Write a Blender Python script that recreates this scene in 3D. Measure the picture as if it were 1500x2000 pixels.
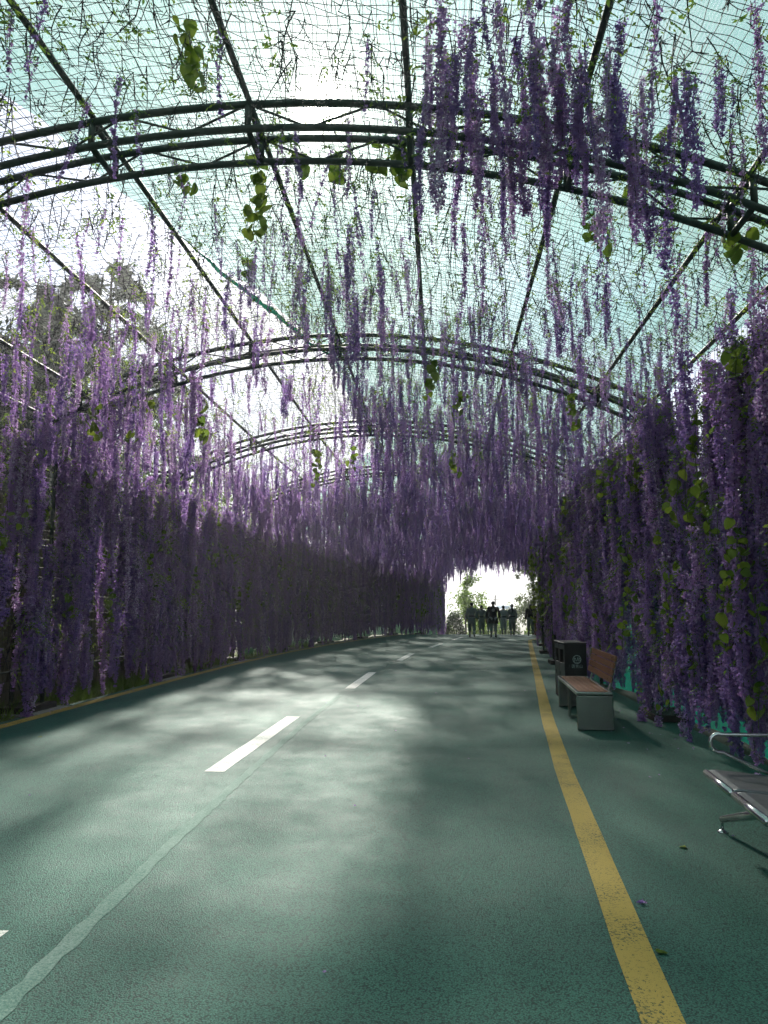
import bpy, bmesh, math, random
import numpy as np
from mathutils import Vector, Matrix, noise as mnoise

for o in list(bpy.data.objects):
    bpy.data.objects.remove(o)
SC = bpy.context.scene
COL = SC.collection
R_ = math.radians

# ------------------------------------------------------------------ camera
FPX, PITCH, YAW = 1450.0, math.atan(187 / 1450.0), R_(4.3028)
CAM = Vector((0, 0, 1.5))
cF = Vector((-math.sin(YAW) * math.cos(PITCH), math.cos(YAW) * math.cos(PITCH), math.sin(PITCH)))
cR = Vector((math.cos(YAW), math.sin(YAW), 0))
cU = cR.cross(cF)
cam_d = bpy.data.cameras.new('camera')
cam_d.sensor_fit = 'VERTICAL'; cam_d.sensor_height = 24; cam_d.sensor_width = 18
cam_d.lens = 24 * FPX / 2000
cam_d.clip_start = 0.05; cam_d.clip_end = 3000
cam = bpy.data.objects.new('camera', cam_d); COL.objects.link(cam)
cam.matrix_world = Matrix(((cR.x, cU.x, -cF.x, CAM.x), (cR.y, cU.y, -cF.y, CAM.y), (cR.z, cU.z, -cF.z, CAM.z), (0, 0, 0, 1)))
SC.camera = cam

# ------------------------------------------------------------------ sky, sun, exposure
SUN_EL, SUN_AZ = R_(35.66), R_(-9.64)
SDIR = Vector((math.sin(SUN_AZ) * math.cos(SUN_EL), math.cos(SUN_AZ) * math.cos(SUN_EL), math.sin(SUN_EL)))
W = bpy.data.worlds.new('World'); SC.world = W; W.use_nodes = True
wn, wl = W.node_tree.nodes, W.node_tree.links
wn.clear()
w_out = wn.new('ShaderNodeOutputWorld'); w_bg = wn.new('ShaderNodeBackground')
w_bg.inputs['Strength'].default_value = 0.085
w_sky = wn.new('ShaderNodeTexSky'); w_sky.sky_type = 'NISHITA'; w_sky.sun_disc = False
w_sky.sun_elevation = SUN_EL; w_sky.sun_rotation = SUN_AZ % (2 * math.pi); w_sky.dust_density = 0.6
w_tc = wn.new('ShaderNodeTexCoord')
w_map = wn.new('ShaderNodeMapping'); w_map.inputs['Scale'].default_value = (1.0, 1.0, 2.2)
w_noi = wn.new('ShaderNodeTexNoise'); w_noi.inputs['Scale'].default_value = 3.2; w_noi.inputs['Detail'].default_value = 7; w_noi.inputs['Roughness'].default_value = .58
w_rmp = wn.new('ShaderNodeValToRGB')
w_rmp.color_ramp.elements[0].position = .34; w_rmp.color_ramp.elements[1].position = .60
w_mix = wn.new('ShaderNodeMixRGB'); w_mix.inputs['Color2'].default_value = (5.5, 5.75, 6.0, 1)
wl.new(w_tc.outputs['Generated'], w_map.inputs['Vector']); wl.new(w_map.outputs[0], w_noi.inputs['Vector'])
wl.new(w_noi.outputs['Fac'], w_rmp.inputs[0]); 
wl.new(w_sky.outputs[0], w_mix.inputs['Color1'])
w_n2 = wn.new('ShaderNodeTexNoise'); w_n2.inputs['Scale'].default_value = 5.0; w_n2.inputs['Detail'].default_value = 6; wl.new(w_map.outputs[0], w_n2.inputs['Vector'])
w_r2 = wn.new('ShaderNodeValToRGB'); wl.new(w_n2.outputs['Fac'], w_r2.inputs[0])
w_r2.color_ramp.elements[0].position = .30; w_r2.color_ramp.elements[1].position = .70
w_r2.color_ramp.elements[0].color = (3.0, 3.25, 3.55, 1); w_r2.color_ramp.elements[1].color = (5.3, 5.4, 5.5, 1)
w_hc = wn.new('ShaderNodeMixRGB'); w_hc.inputs['Color2'].default_value = (3.5, 3.7, 3.85, 1)
wl.new(w_r2.outputs[0], w_hc.inputs['Color1']); wl.new(w_hc.outputs[0], w_mix.inputs['Color2'])
w_sep = wn.new('ShaderNodeSeparateXYZ'); wl.new(w_tc.outputs['Generated'], w_sep.inputs[0])
w_hor = wn.new('ShaderNodeMapRange'); w_hor.inputs['From Min'].default_value = .14; w_hor.inputs['From Max'].default_value = .46
w_hor.inputs['To Min'].default_value = 1.0; w_hor.inputs['To Max'].default_value = 0.0; wl.new(w_sep.outputs['Z'], w_hor.inputs['Value'])
w_max = wn.new('ShaderNodeMath'); w_max.operation = 'MAXIMUM'; wl.new(w_rmp.outputs[0], w_max.inputs[0]); wl.new(w_hor.outputs[0], w_max.inputs[1])
wl.new(w_max.outputs[0], w_mix.inputs['Fac']); wl.new(w_hor.outputs[0], w_hc.inputs['Fac'])

# bright thin cloud around the sun
w_dot = wn.new('ShaderNodeVectorMath'); w_dot.operation = 'DOT_PRODUCT'; w_dot.inputs[1].default_value = SDIR
wl.new(w_tc.outputs['Generated'], w_dot.inputs[0])
def wmath(op, a, b):
    n = wn.new('ShaderNodeMath'); n.operation = op
    for i, v in enumerate((a, b)):
        if isinstance(v, (int, float)): n.inputs[i].default_value = v
        else: wl.new(v, n.inputs[i])
    return n.outputs[0]
dmax = wmath('MAXIMUM', w_dot.outputs['Value'], 0.0)
core = wmath('MULTIPLY', wmath('POWER', dmax, 6000.0), 500.0)
mid = wmath('MULTIPLY', wmath('POWER', dmax, 350.0), 8.0)
wide = wmath('MULTIPLY', wmath('POWER', dmax, 28.0), .7)
aur = wmath('ADD', core, wmath('ADD', mid, wide))
w_add = wn.new('ShaderNodeMixRGB'); w_add.blend_type = 'ADD'; w_add.inputs['Fac'].default_value = 1
w_aur = wn.new('ShaderNodeMixRGB'); w_aur.blend_type = 'MULTIPLY'; w_aur.inputs['Fac'].default_value = 1
w_aur.inputs['Color1'].default_value = (1, .96, .86, 1); wl.new(aur, w_aur.inputs['Color2'])
wl.new(w_mix.outputs[0], w_add.inputs['Color1']); wl.new(w_aur.outputs[0], w_add.inputs['Color2'])
wl.new(w_add.outputs[0], w_bg.inputs['Color']); wl.new(w_bg.outputs[0], w_out.inputs['Surface'])

sun_d = bpy.data.lights.new('sun', 'SUN'); sun_d.energy = 5.0; sun_d.angle = R_(4.0); sun_d.color = (1, .95, .86)
sun = bpy.data.objects.new('sun', sun_d); COL.objects.link(sun)
sun.rotation_euler = SDIR.to_track_quat('Z', 'Y').to_euler(); sun.location = (-3, 20, 25)
SC.view_settings.view_transform = 'Standard'; SC.view_settings.look = 'None'
SC.view_settings.exposure = 1.33; SC.view_settings.gamma = 1.0
SC.view_settings.use_curve_mapping = False
SC.cycles.max_bounces = 5; SC.cycles.diffuse_bounces = 2; SC.cycles.glossy_bounces = 2
SC.cycles.transmission_bounces = 4; SC.cycles.transparent_max_bounces = 8
SC.cycles.sample_clamp_indirect = 6
SC.cycles.use_adaptive_sampling = True; SC.cycles.adaptive_threshold = .03; SC.cycles.adaptive_min_samples = 20

# ------------------------------------------------------------------ helpers
def ray(px, py):
    return (cF * FPX + cR * (px - 750) - cU * (py - 1000)).normalized()
def at_y(px, py, Y):
    d = ray(px, py); return CAM + d * (Y / d.y)
def at_x(px, py, X):
    d = ray(px, py); return CAM + d * (X / d.x)
def project(p):
    v = Vector(p) - CAM; z = v.dot(cF)
    if z < .05: return None
    return 750 + FPX * v.dot(cR) / z, 1000 - FPX * v.dot(cU) / z, z

CX, S0, RC = -1.5, 16.0, 100.0            # tunnel centre line: straight, then a bend to the right
def gz(y):
    if y < 41: return 0.0
    if y < 53: return -.0045 * (y - 41) ** 2
    return max(-7.0, -.648 - .108 * (y - 53))
def P(s, l):
    if s <= S0: return CX + l, s
    a = (s - S0) / RC
    return CX + RC * (1 - math.cos(a)) + l * math.cos(a), S0 + RC * math.sin(a) - l * math.sin(a)
def heading(s): return 0.0 if s <= S0 else (s - S0) / RC
def P3(s, l, z):
    x, y = P(s, l); return Vector((x, y, z + gz(y)))
RA, ZC = 9.5, 5.3                          # arch radius and crown of the lower chord
def arch_z(l, off=0.0):
    r = RA + off
    return ZC - RA + math.sqrt(max(0.01, r * r - l * l))

class MB:
    def __init__(s): s.v, s.f, s.m = [], [], []
    def add(s, verts, faces, mi=0):
        b = len(s.v); s.v += [tuple(v) for v in verts]
        for f in faces: s.f.append(tuple(b + i for i in f)); s.m.append(mi)
    def box(s, c, d, rz=0, mi=0, M=None):
        x, y, z = d[0] / 2, d[1] / 2, d[2] / 2
        vs = [Vector((i * x, j * y, k * z)) for i in (-1, 1) for j in (-1, 1) for k in (-1, 1)]
        Q = M if M is not None else Matrix.Rotation(rz, 3, 'Z')
        vs = [Q @ v + Vector(c) for v in vs]
        s.add(vs, [(0, 1, 3, 2), (4, 6, 7, 5), (0, 4, 5, 1), (2, 3, 7, 6), (0, 2, 6, 4), (1, 5, 7, 3)], mi)
    def tube(s, pts, r, n=8, caps=True, mi=0, flat=None):
        pts = [Vector(p) for p in pts]; rings = []
        prev = None
        for i, p in enumerate(pts):
            t = (pts[min(i + 1, len(pts) - 1)] - pts[max(i - 1, 0)]).normalized()
            if prev is None:
                ref = Vector((0, 0, 1)) if abs(t.z) < .9 else Vector((1, 0, 0))
                u = t.cross(ref).normalized()
            else:
                u = (prev - t * prev.dot(t))
                u = u.normalized() if u.length > 1e-6 else t.orthogonal().normalized()
            prev = u; w = t.cross(u)
            rr = r[i] if isinstance(r, (list, tuple)) else r
            rings.append([p + (u * math.cos(2 * math.pi * k / n) + w * math.sin(2 * math.pi * k / n)) * rr for k in range(n)])
        vs = [v for rg in rings for v in rg]; fs = []
        for i in range(len(pts) - 1):
            for k in range(n):
                a, b = i * n + k, i * n + (k + 1) % n
                fs.append((a, b, b + n, a + n))
        if caps:
            fs.append(tuple(range(n - 1, -1, -1))); fs.append(tuple(range((len(pts) - 1) * n, len(pts) * n)))
        s.add(vs, fs, mi)
    def lathe(s, prof, c, n=16, mi=0):
        vs = []; fs = []
        for (r, z) in prof:
            for k in range(n):
                a = 2 * math.pi * k / n; vs.append((c[0] + r * math.cos(a), c[1] + r * math.sin(a), c[2] + z))
        for i in range(len(prof) - 1):
            for k in range(n):
                a, b = i * n + k, i * n + (k + 1) % n
                fs.append((a, b, b + n, a + n))
        fs.append(tuple(range(n - 1, -1, -1))); fs.append(tuple(range((len(prof) - 1) * n, len(prof) * n)))
        s.add(vs, fs, mi)
    def mesh(s, name, mats, smooth=False):
        me = bpy.data.meshes.new(name); me.from_pydata(s.v, [], s.f)
        for m in (mats if isinstance(mats, (list, tuple)) else [mats]): me.materials.append(m)
        if any(s.m): me.polygons.foreach_set('material_index', s.m)
        if smooth: me.polygons.foreach_set('use_smooth', [True] * len(me.polygons))
        me.update(); return me
    def build(s, name, mats, parent=None, smooth=False, **kw):
        return link(name, s.mesh(name, mats, smooth), parent, **kw)
def link(name, me, parent=None, loc=None, rot=None, scale=None):
    o = bpy.data.objects.new(name, me); COL.objects.link(o)
    if parent is not None: o.parent = parent
    if loc is not None: o.location = loc
    if rot is not None: o.rotation_euler = rot
    if scale is not None: o.scale = scale if hasattr(scale, '__len__') else (scale,) * 3
    return o
def tag(o, label=None, cat=None, group=None, kind=None):
    if label: o['label'] = label
    if cat: o['category'] = cat
    if group: o['group'] = group
    if kind: o['kind'] = kind
    return o
def empty(name, loc, rz=0.0):
    o = bpy.data.objects.new(name, None); COL.objects.link(o)
    o.empty_display_size = .2; o.location = loc; o.rotation_euler = (0, 0, rz); return o
def bevel(o, w=.01, seg=2):
    m = o.modifiers.new('bevel', 'BEVEL'); m.width = w; m.segments = seg; m.limit_method = 'ANGLE'
    return o
def np_mesh(name, verts, faces, mats, mi=None):
    """verts (n,3), faces (m,k) arrays of one face size"""
    me = bpy.data.meshes.new(name)
    verts = np.asarray(verts, dtype=np.float32); faces = np.asarray(faces, dtype=np.int32)
    n, k = faces.shape
    me.vertices.add(len(verts)); me.vertices.foreach_set('co', verts.ravel())
    me.loops.add(n * k); me.loops.foreach_set('vertex_index', faces.ravel())
    me.polygons.add(n); me.polygons.foreach_set('loop_start', np.arange(0, n * k, k, dtype=np.int32))
    for m in (mats if isinstance(mats, (list, tuple)) else [mats]): me.materials.append(m)
    if mi is not None: me.polygons.foreach_set('material_index', np.asarray(mi, dtype=np.int32))
    me.update(calc_edges=True); me.validate(); return me

# ------------------------------------------------------------------ materials
def mat(name):
    m = bpy.data.materials.new(name); m.use_nodes = True
    nt = m.node_tree; b = nt.nodes['Principled BSDF']
    return m, nt, b
def N(nt, t, **inp):
    n = nt.nodes.new(t)
    for k, v in inp.items(): n.inputs[k.replace('_', ' ')].default_value = v
    return n
def ramp(nt, src, stops):
    r = nt.nodes.new('ShaderNodeValToRGB'); nt.links.new(src, r.inputs[0])
    el = r.color_ramp.elements
    while len(el) < len(stops): el.new(.5)
    for e, (p, c) in zip(el, stops): e.position = p; e.color = (*c, 1)
    return r.outputs[0]
def objcoord(nt, which='Object'):
    return nt.nodes.new('ShaderNodeTexCoord').outputs[which]
def noisy(nt, scale, detail=4, co=None, rough=.55):
    n = N(nt, 'ShaderNodeTexNoise', Scale=scale, Detail=detail, Roughness=rough)
    nt.links.new(co if co is not None else objcoord(nt), n.inputs['Vector']); return n.outputs['Fac']
def bump(nt, b, h, strength=.3, dist=.01):
    n = N(nt, 'ShaderNodeBump', Strength=strength, Distance=dist)
    nt.links.new(h, n.inputs['Height']); nt.links.new(n.outputs[0], b.inputs['Normal'])
def simple(name, c1, c2=None, rough=.6, metal=0, scale=8, bmp=0, bscale=60, spec=.5):
    m, nt, b = mat(name)
    c2 = c2 or tuple(x * .75 for x in c1)
    nt.links.new(ramp(nt, noisy(nt, scale), [(.3, c2), (.7, c1)]), b.inputs['Base Color'])
    b.inputs['Roughness'].default_value = rough; b.inputs['Metallic'].default_value = metal
    b.inputs['Specular IOR Level'].default_value = spec
    if bmp: bump(nt, b, noisy(nt, bscale), bmp)
    return m
def leafy(name, cols, trans=.45, rough=.6, rnd=True, spec=.25, glow=None):
    """thin petals and leaves: part of the light goes through; each strand its own tint"""
    m, nt, b = mat(name)
    oi = nt.nodes.new('ShaderNodeObjectInfo'); geo = nt.nodes.new('ShaderNodeNewGeometry')
    a = N(nt, 'ShaderNodeMath'); a.operation = 'MULTIPLY'; a.inputs[1].default_value = .42
    nt.links.new(geo.outputs['Random Per Island'], a.inputs[0])
    a2 = N(nt, 'ShaderNodeMath'); a2.operation = 'MULTIPLY'; a2.inputs[1].default_value = .58
    nt.links.new(oi.outputs['Random'], a2.inputs[0])
    ad = N(nt, 'ShaderNodeMath'); ad.operation = 'ADD'
    nt.links.new(a.outputs[0], ad.inputs[0]); nt.links.new(a2.outputs[0], ad.inputs[1])
    k = len(cols)
    c = ramp(nt, ad.outputs[0], [(.12 + .76 * i / (k - 1), cc) for i, cc in enumerate(cols)])
    nt.links.new(c, b.inputs['Base Color']); b.inputs['Roughness'].default_value = rough
    b.inputs['Specular IOR Level'].default_value = spec
    t = nt.nodes.new('ShaderNodeBsdfTranslucent')
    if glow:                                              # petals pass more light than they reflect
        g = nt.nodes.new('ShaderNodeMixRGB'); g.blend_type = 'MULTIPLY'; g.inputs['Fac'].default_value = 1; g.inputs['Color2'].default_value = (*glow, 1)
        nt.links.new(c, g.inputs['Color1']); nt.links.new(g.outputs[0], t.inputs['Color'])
    else: nt.links.new(c, t.inputs['Color'])
    mx = nt.nodes.new('ShaderNodeMixShader'); mx.inputs[0].default_value = trans
    nt.links.new(b.outputs[0], mx.inputs[1]); nt.links.new(t.outputs[0], mx.inputs[2])
    nt.links.new(mx.outputs[0], nt.nodes['Material Output'].inputs['Surface'])
    return m

M = {}
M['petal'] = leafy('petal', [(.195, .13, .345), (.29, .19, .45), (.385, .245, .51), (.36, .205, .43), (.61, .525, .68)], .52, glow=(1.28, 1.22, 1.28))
M['sprig'] = leafy('sprig', [(.10, .19, .04), (.19, .29, .05), (.30, .38, .06)], .5)
M['vine_leaf'] = leafy('vine_leaf', [(.09, .16, .02), (.17, .24, .03), (.26, .32, .04)], .45, .5)
M['logo_white'] = simple('logo_white', (.8, .8, .8), (.6, .6, .6), .7)
M['twig'] = simple('twig', (.035, .028, .035), (.016, .016, .022), .8)
M['stem'] = simple('stem', (.10, .12, .05), (.05, .06, .03), .8)
M['steel_green'] = simple('steel_green', (.034, .052, .044), (.020, .031, .026), .5, .0, 14, .05)
M['purlin'] = simple('purlin', (.050, .066, .060), (.028, .040, .036), .6, .0, 9)
M['net_string'] = simple('net_string', (.06, .065, .06), (.025, .03, .035), .7, 0, 30)
M['base_black'] = simple('base_black', (.03, .02, .018), (.012, .01, .01), .7)
M['concrete'] = simple('concrete', (.30, .29, .26), (.17, .165, .15), .9, 0, 12, .3)
M['bark'] = simple('bark', (.055, .04, .03), (.02, .016, .012), .9, 0, 9, .6, 30)
M['steel'] = simple('steel', (.34, .36, .33), (.26, .28, .26), .27, 1, 4)
M['chrome'] = simple('chrome', (.66, .67, .66), (.52, .53, .53), .22, 1, 5)
M['seat_metal'] = simple('seat_metal', (.21, .215, .225), (.16, .165, .175), .42, .6, 20, .1, 200)
M['bin_black'] = simple('bin_black', (.014, .015, .016), (.007, .007, .008), .42, 0, 18, .05, 120)
M['bin_grey'] = simple('bin_grey', (.09, .09, .09), (.05, .05, .052), .42, .5, 12)
M['bin_hole_shade'] = simple('bin_hole_shade', (.004, .004, .004), (.002, .002, .002), .9)  # near-black colour painted as shade inside the bin mouth
M['logo'] = simple('logo', (.42, .48, .46), (.30, .36, .35), .6, 0, 40)
M['cloth_grey'] = simple('cloth_grey', (.17, .215, .215), (.12, .155, .155), .9, 0, 7, .3, 14)
M['cloth_pale'] = simple('cloth_pale', (.36, .40, .40), (.26, .30, .30), .9, 0, 7, .3, 14)
M['cloth_black'] = simple('cloth_black', (.014, .014, .018), (.007, .007, .009), .9, 0, 7, .3, 14)
M['trouser'] = simple('trouser', (.16, .22, .21), (.11, .15, .15), .9, 0, 7, .3, 14)
M['skin'] = simple('skin', (.42, .25, .17), (.36, .21, .14), .6, 0, 4)
M['hair'] = simple('hair', (.012, .010, .009), (.006, .005, .005), .5, 0, 30)
M['red'] = simple('red', (.30, .05, .035), (.20, .035, .03), .6, 0, 8)
M['wrap'] = simple('wrap', (.45, .47, .47), (.08, .09, .10), .9, 0, 9)

def wood_mat():
    m, nt, b = mat('bench_wood')
    mp = N(nt, 'ShaderNodeMapping', Scale=(40, 1.6, 40)); nt.links.new(objcoord(nt), mp.inputs[0])
    f = noisy(nt, 2.2, 6, mp.outputs[0])
    nt.links.new(ramp(nt, f, [(.25, (.11, .034, .010)), (.55, (.23, .078, .022)), (.8, (.31, .115, .036))]), b.inputs['Base Color'])
    b.inputs['Roughness'].default_value = .38; bump(nt, b, f, .2, .004); return m
M['wood'] = wood_mat()

def road_mat():
    m, nt, b = mat('green_rubber_asphalt')
    co = objcoord(nt)
    grain = N(nt, 'ShaderNodeTexVoronoi', Scale=125.0); nt.links.new(co, grain.inputs['Vector'])
    g2 = noisy(nt, 110, 4, co, .8)
    big = noisy(nt, .55, 5, co)
    mid = noisy(nt, 3.0, 6, co, .65)
    streak_map = N(nt, 'ShaderNodeMapping', Scale=(1.1, .16, 1)); nt.links.new(co, streak_map.inputs[0])
    streak = noisy(nt, 1.6, 5, streak_map.outputs[0])
    base = ramp(nt, g2, [(.30, (.008, .050, .036)), (.52, (.030, .140, .103)), (.74, (.085, .240, .185))])
    dust = nt.nodes.new('ShaderNodeMixRGB'); dust.inputs['Color2'].default_value = (.110, .205, .168, 1)
    nt.links.new(base, dust.inputs['Color1'])
    f = ramp(nt, mid, [(.42, (0, 0, 0)), (.78, (.34, .34, .34))]); nt.links.new(f, dust.inputs['Fac'])
    wear = nt.nodes.new('ShaderNodeMixRGB'); wear.blend_type = 'MULTIPLY'; wear.inputs['Fac'].default_value = 1
    nt.links.new(dust.outputs[0], wear.inputs['Color1'])
    w1 = nt.nodes.new('ShaderNodeMixRGB'); w1.blend_type = 'MULTIPLY'; w1.inputs['Fac'].default_value = 1
    nt.links.new(ramp(nt, big, [(.3, (.78, .80, .82)), (.7, (1.15, 1.15, 1.12))]), w1.inputs['Color1'])
    nt.links.new(ramp(nt, streak, [(.3, (.82, .84, .86)), (.7, (1.12, 1.1, 1.1))]), w1.inputs['Color2'])
    nt.links.new(w1.outputs[0], wear.inputs['Color2'])
    pit = nt.nodes.new('ShaderNodeMixRGB'); pit.blend_type = 'MULTIPLY'; pit.inputs['Fac'].default_value = 1
    nt.links.new(wear.outputs[0], pit.inputs['Color1'])
    nt.links.new(ramp(nt, grain.outputs['Distance'], [(.0, (1.25, 1.25, 1.25)), (.45, (1.0, 1.0, 1.0)), (.75, (.30, .33, .35))]), pit.inputs['Color2'])
    nt.links.new(pit.outputs[0], b.inputs['Base Color'])
    nt.links.new(ramp(nt, mid, [(.3, (.58, .58, .58)), (.7, (.74, .74, .74))]), b.inputs['Roughness'])
    b.inputs['Specular IOR Level'].default_value = .22
    h = nt.nodes.new('ShaderNodeMath'); h.operation = 'SUBTRACT'
    nt.links.new(g2, h.inputs[0]); nt.links.new(grain.outputs['Distance'], h.inputs[1])
    bump(nt, b, h.outputs[0], .6, .005)
    return m
M['road'] = road_mat()
def paint_mat(name, c, worn, hi=.62):
    m, nt, b = mat(name); co = objcoord(nt)
    f = noisy(nt, 75, 6, co, .75); g = noisy(nt, 2.5, 4, co)
    a = nt.nodes.new('ShaderNodeMath'); a.operation = 'MULTIPLY_ADD'; a.inputs[1].default_value = .35
    nt.links.new(g, a.inputs[0]); nt.links.new(f, a.inputs[2])
    nt.links.new(ramp(nt, a.outputs[0], [(.56, worn), (hi + .02, c)]), b.inputs['Base Color'])
    b.inputs['Roughness'].default_value = .75; b.inputs['Specular IOR Level'].default_value = .15; bump(nt, b, f, .5, .006); return m
M['yellow'] = paint_mat('yellow_paint', (.42, .30, .075), (.045, .07, .045))
M['white'] = paint_mat('white_paint', (.74, .74, .70), (.24, .31, .27), .66)
M['seam'] = paint_mat('faded_paint', (.20, .285, .245), (.055, .14, .11), .80)

def ground_mat(name, a, b_, c):
    m, nt, b = mat(name); co = objcoord(nt)
    nt.links.new(ramp(nt, noisy(nt, 1.2, 9, co, .7), [(.3, a), (.5, b_), (.72, c)]), b.inputs['Base Color'])
    b.inputs['Roughness'].default_value = .95; bump(nt, b, noisy(nt, 14, 6, co), .8, .05); return m
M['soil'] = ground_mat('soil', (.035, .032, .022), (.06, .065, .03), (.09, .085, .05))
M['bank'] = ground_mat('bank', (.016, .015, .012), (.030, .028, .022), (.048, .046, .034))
M['grass'] = leafy('grass_blade', [(.08, .15, .03), (.13, .21, .035), (.18, .26, .045)], .45, rnd=False)
M['needle'] = leafy('needle', [(.085, .105, .085), (.11, .135, .10), (.13, .155, .11)], .3)
M['bright_leaf'] = leafy('bright_leaf', [(.10, .17, .03), (.16, .24, .05), (.22, .30, .07)], .5)
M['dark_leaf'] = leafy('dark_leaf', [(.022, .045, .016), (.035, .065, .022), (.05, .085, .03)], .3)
M['pine_leaf'] = leafy('pine_leaf', [(.09, .12, .05), (.13, .16, .07), (.17, .19, .09)], .4)
M['reed'] = leafy('reed', [(.12, .10, .075), (.19, .165, .125), (.25, .22, .17)], .12)

def shade_net(name, t, cov, col, trans_col):
    """knitted shade cloth: holes let the light straight through, threads are green"""
    m, nt, b = mat(name)
    nt.nodes.remove(b)
    co = objcoord(nt)
    tr = nt.nodes.new('ShaderNodeBsdfTransparent'); tr.inputs['Color'].default_value = (*t, 1)
    df = N(nt, 'ShaderNodeBsdfDiffuse', Color=(*col, 1)); tl = N(nt, 'ShaderNodeBsdfTranslucent', Color=(*trans_col, 1))
    m1 = nt.nodes.new('ShaderNodeMixShader'); m1.inputs[0].default_value = .6
    nt.links.new(df.outputs[0], m1.inputs[1]); nt.links.new(tl.outputs[0], m1.inputs[2])
    m2 = nt.nodes.new('ShaderNodeMixShader')
    wv = N(nt, 'ShaderNodeTexWave', Scale=14.0, Distortion=1.5, Detail=2.0); nt.links.new(co, wv.inputs['Vector'])
    nz = noisy(nt, .9, 4, co)
    ad = nt.nodes.new('ShaderNodeMath'); ad.operation = 'MULTIPLY_ADD'; ad.inputs[1].default_value = .35
    nt.links.new(wv.outputs['Fac'], ad.inputs[0]); nt.links.new(nz, ad.inputs[2])
    f = ramp(nt, ad.outputs[0], [(.3, (cov - .16,) * 3), (.9, (cov + .18,) * 3)])
    nt.links.new(f, m2.inputs[0])
    nt.links.new(tr.outputs[0], m2.inputs[1]); nt.links.new(m1.outputs[0], m2.inputs[2])
    nt.links.new(m2.outputs[0], nt.nodes['Material Output'].inputs['Surface'])
    return m
M['roof_net'] = shade_net('roof_shade_net', (.955, .972, .966), .57, (.05, .20, .15), (.19, .42, .355))
M['wall_net'] = shade_net('wall_shade_net', (.8, .95, .9), .80, (.012, .18, .10), (.03, .46, .28))
M['net_roll'] = shade_net('net_roll', (.8, .95, .9), .85, (.01, .13, .08), (.02, .30, .20))
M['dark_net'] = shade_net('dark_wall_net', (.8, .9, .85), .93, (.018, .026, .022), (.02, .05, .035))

def leaf_quads(centers, size, rs, aspect=1.7, droop=0.0):
    n = len(centers); d = rs.normal(size=(n, 3)); d[:, 2] -= droop
    d /= np.linalg.norm(d, axis=1, keepdims=True)
    r = rs.normal(size=(n, 3)); u = np.cross(d, r); u /= np.linalg.norm(u, axis=1, keepdims=True) + 1e-9
    L = (size * rs.uniform(.6, 1.3, (n, 1))); Wd = L / aspect
    c = np.asarray(centers)
    V = np.stack([c, c + d * L * .5 + u * Wd * .5, c + d * L, c + d * L * .5 - u * Wd * .5], 1).reshape(-1, 3)
    F = np.arange(n * 4).reshape(n, 4); return V, F
rng = random.Random(7)
nrs = np.random.RandomState(11)

# ------------------------------------------------------------------ ground, road, markings
def ground():
    ys = [-400, -120, -40, -10, 0, 10, 20, 30, 38, 41] + list(range(42, 60, 1)) + [62, 66, 72, 80, 90, 105, 112, 140, 200, 400, 900, 1800]
    xs = [-1500, -500, -150, -60, -25, -12, -8, -4, 0, 4, 8, 12, 25, 60, 150, 500, 1500]
    mb = MB(); vs = [(x, y, gz(y) - .012) for y in ys for x in xs]; fs = []
    n = len(xs)
    for j in range(len(ys) - 1):
        for i in range(n - 1): fs.append((j * n + i, j * n + i + 1, (j + 1) * n + i + 1, (j + 1) * n + i))
    mb.add(vs, fs); tag(mb.build('ground', M['soil']), 'dull soil and low green ground beside the road', kind='structure')
ground()
def strip(name, material, left, right, ss, z, **kw):
    """sheet between two lateral functions along the centre line"""
    mb = MB(); vs, fs = [], []
    for s in ss:
        for t in (0, .2, .4, .6, .8, 1):
            l = left(s) * (1 - t) + right(s) * t
            x, y = P(s, l); vs.append((x, y, gz(y) + z))
    for j in range(len(ss) - 1):
        for i in range(5): fs.append((j * 6 + i, j * 6 + i + 1, (j + 1) * 6 + i + 1, (j + 1) * 6 + i))
    mb.add(vs, fs); return mb.build(name, material, **kw)
SS = [-30, -20, -10, -5] + [x * 1.0 for x in range(-2, 90)]
road = strip('road', M['road'], lambda s: -4.30, lambda s: 4.62, SS, 0.0)
tag(road, 'green rubberised road running through the flower tunnel', kind='structure')
def ribbon(name, material, pts, w, z=.004, step=.5, jag=0.0):
    """painted line along world points (x, y), width w"""
    fine = []
    for (a, b) in zip(pts[:-1], pts[1:]):
        k = max(1, int(math.dist(a, b) / step))
        for i in range(k): fine.append((a[0] + (b[0] - a[0]) * i / k, a[1] + (b[1] - a[1]) * i / k))
    fine.append(pts[-1])
    for _ in range(3):                                     # round the corners
        fine = [fine[0]] + [tuple(.25 * fine[i - 1][k] + .5 * fine[i][k] + .25 * fine[i + 1][k] for k in (0, 1)) for i in range(1, len(fine) - 1)] + [fine[-1]]
    mb = MB(); vs, fs = [], []
    for i, p in enumerate(fine):
        a, b = fine[max(0, i - 1)], fine[min(len(fine) - 1, i + 1)]
        d = Vector((b[0] - a[0], b[1] - a[1])).normalized(); nrm = Vector((d.y, -d.x))
        for sgn in (-1, 1):
            ww = w / 2 + jag * rng.uniform(-1, 1)
            x, y = p[0] + nrm.x * ww * sgn, p[1] + nrm.y * ww * sgn
            vs.append((x, y, gz(y) + z))
    for i in range(len(fine) - 1): fs.append((2 * i, 2 * i + 1, 2 * i + 3, 2 * i + 2))
    mb.add(vs, fs); return mb.build(name, material)
rl = [(.62, -6), (.66, 0), (.78, 2.98), (.89, 4.2), (1.14, 7.36), (1.46, 10.72), (2.14, 17.0), (2.92, 24.3), (4.16, 35.7)] + [P(s, 4.25) for s in (42, 46, 52, 60)]
tag(ribbon('yellow_edge_line', M['yellow'], rl, .165, jag=.004), 'yellow edge line beside the bench and bins', kind='structure')
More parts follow.
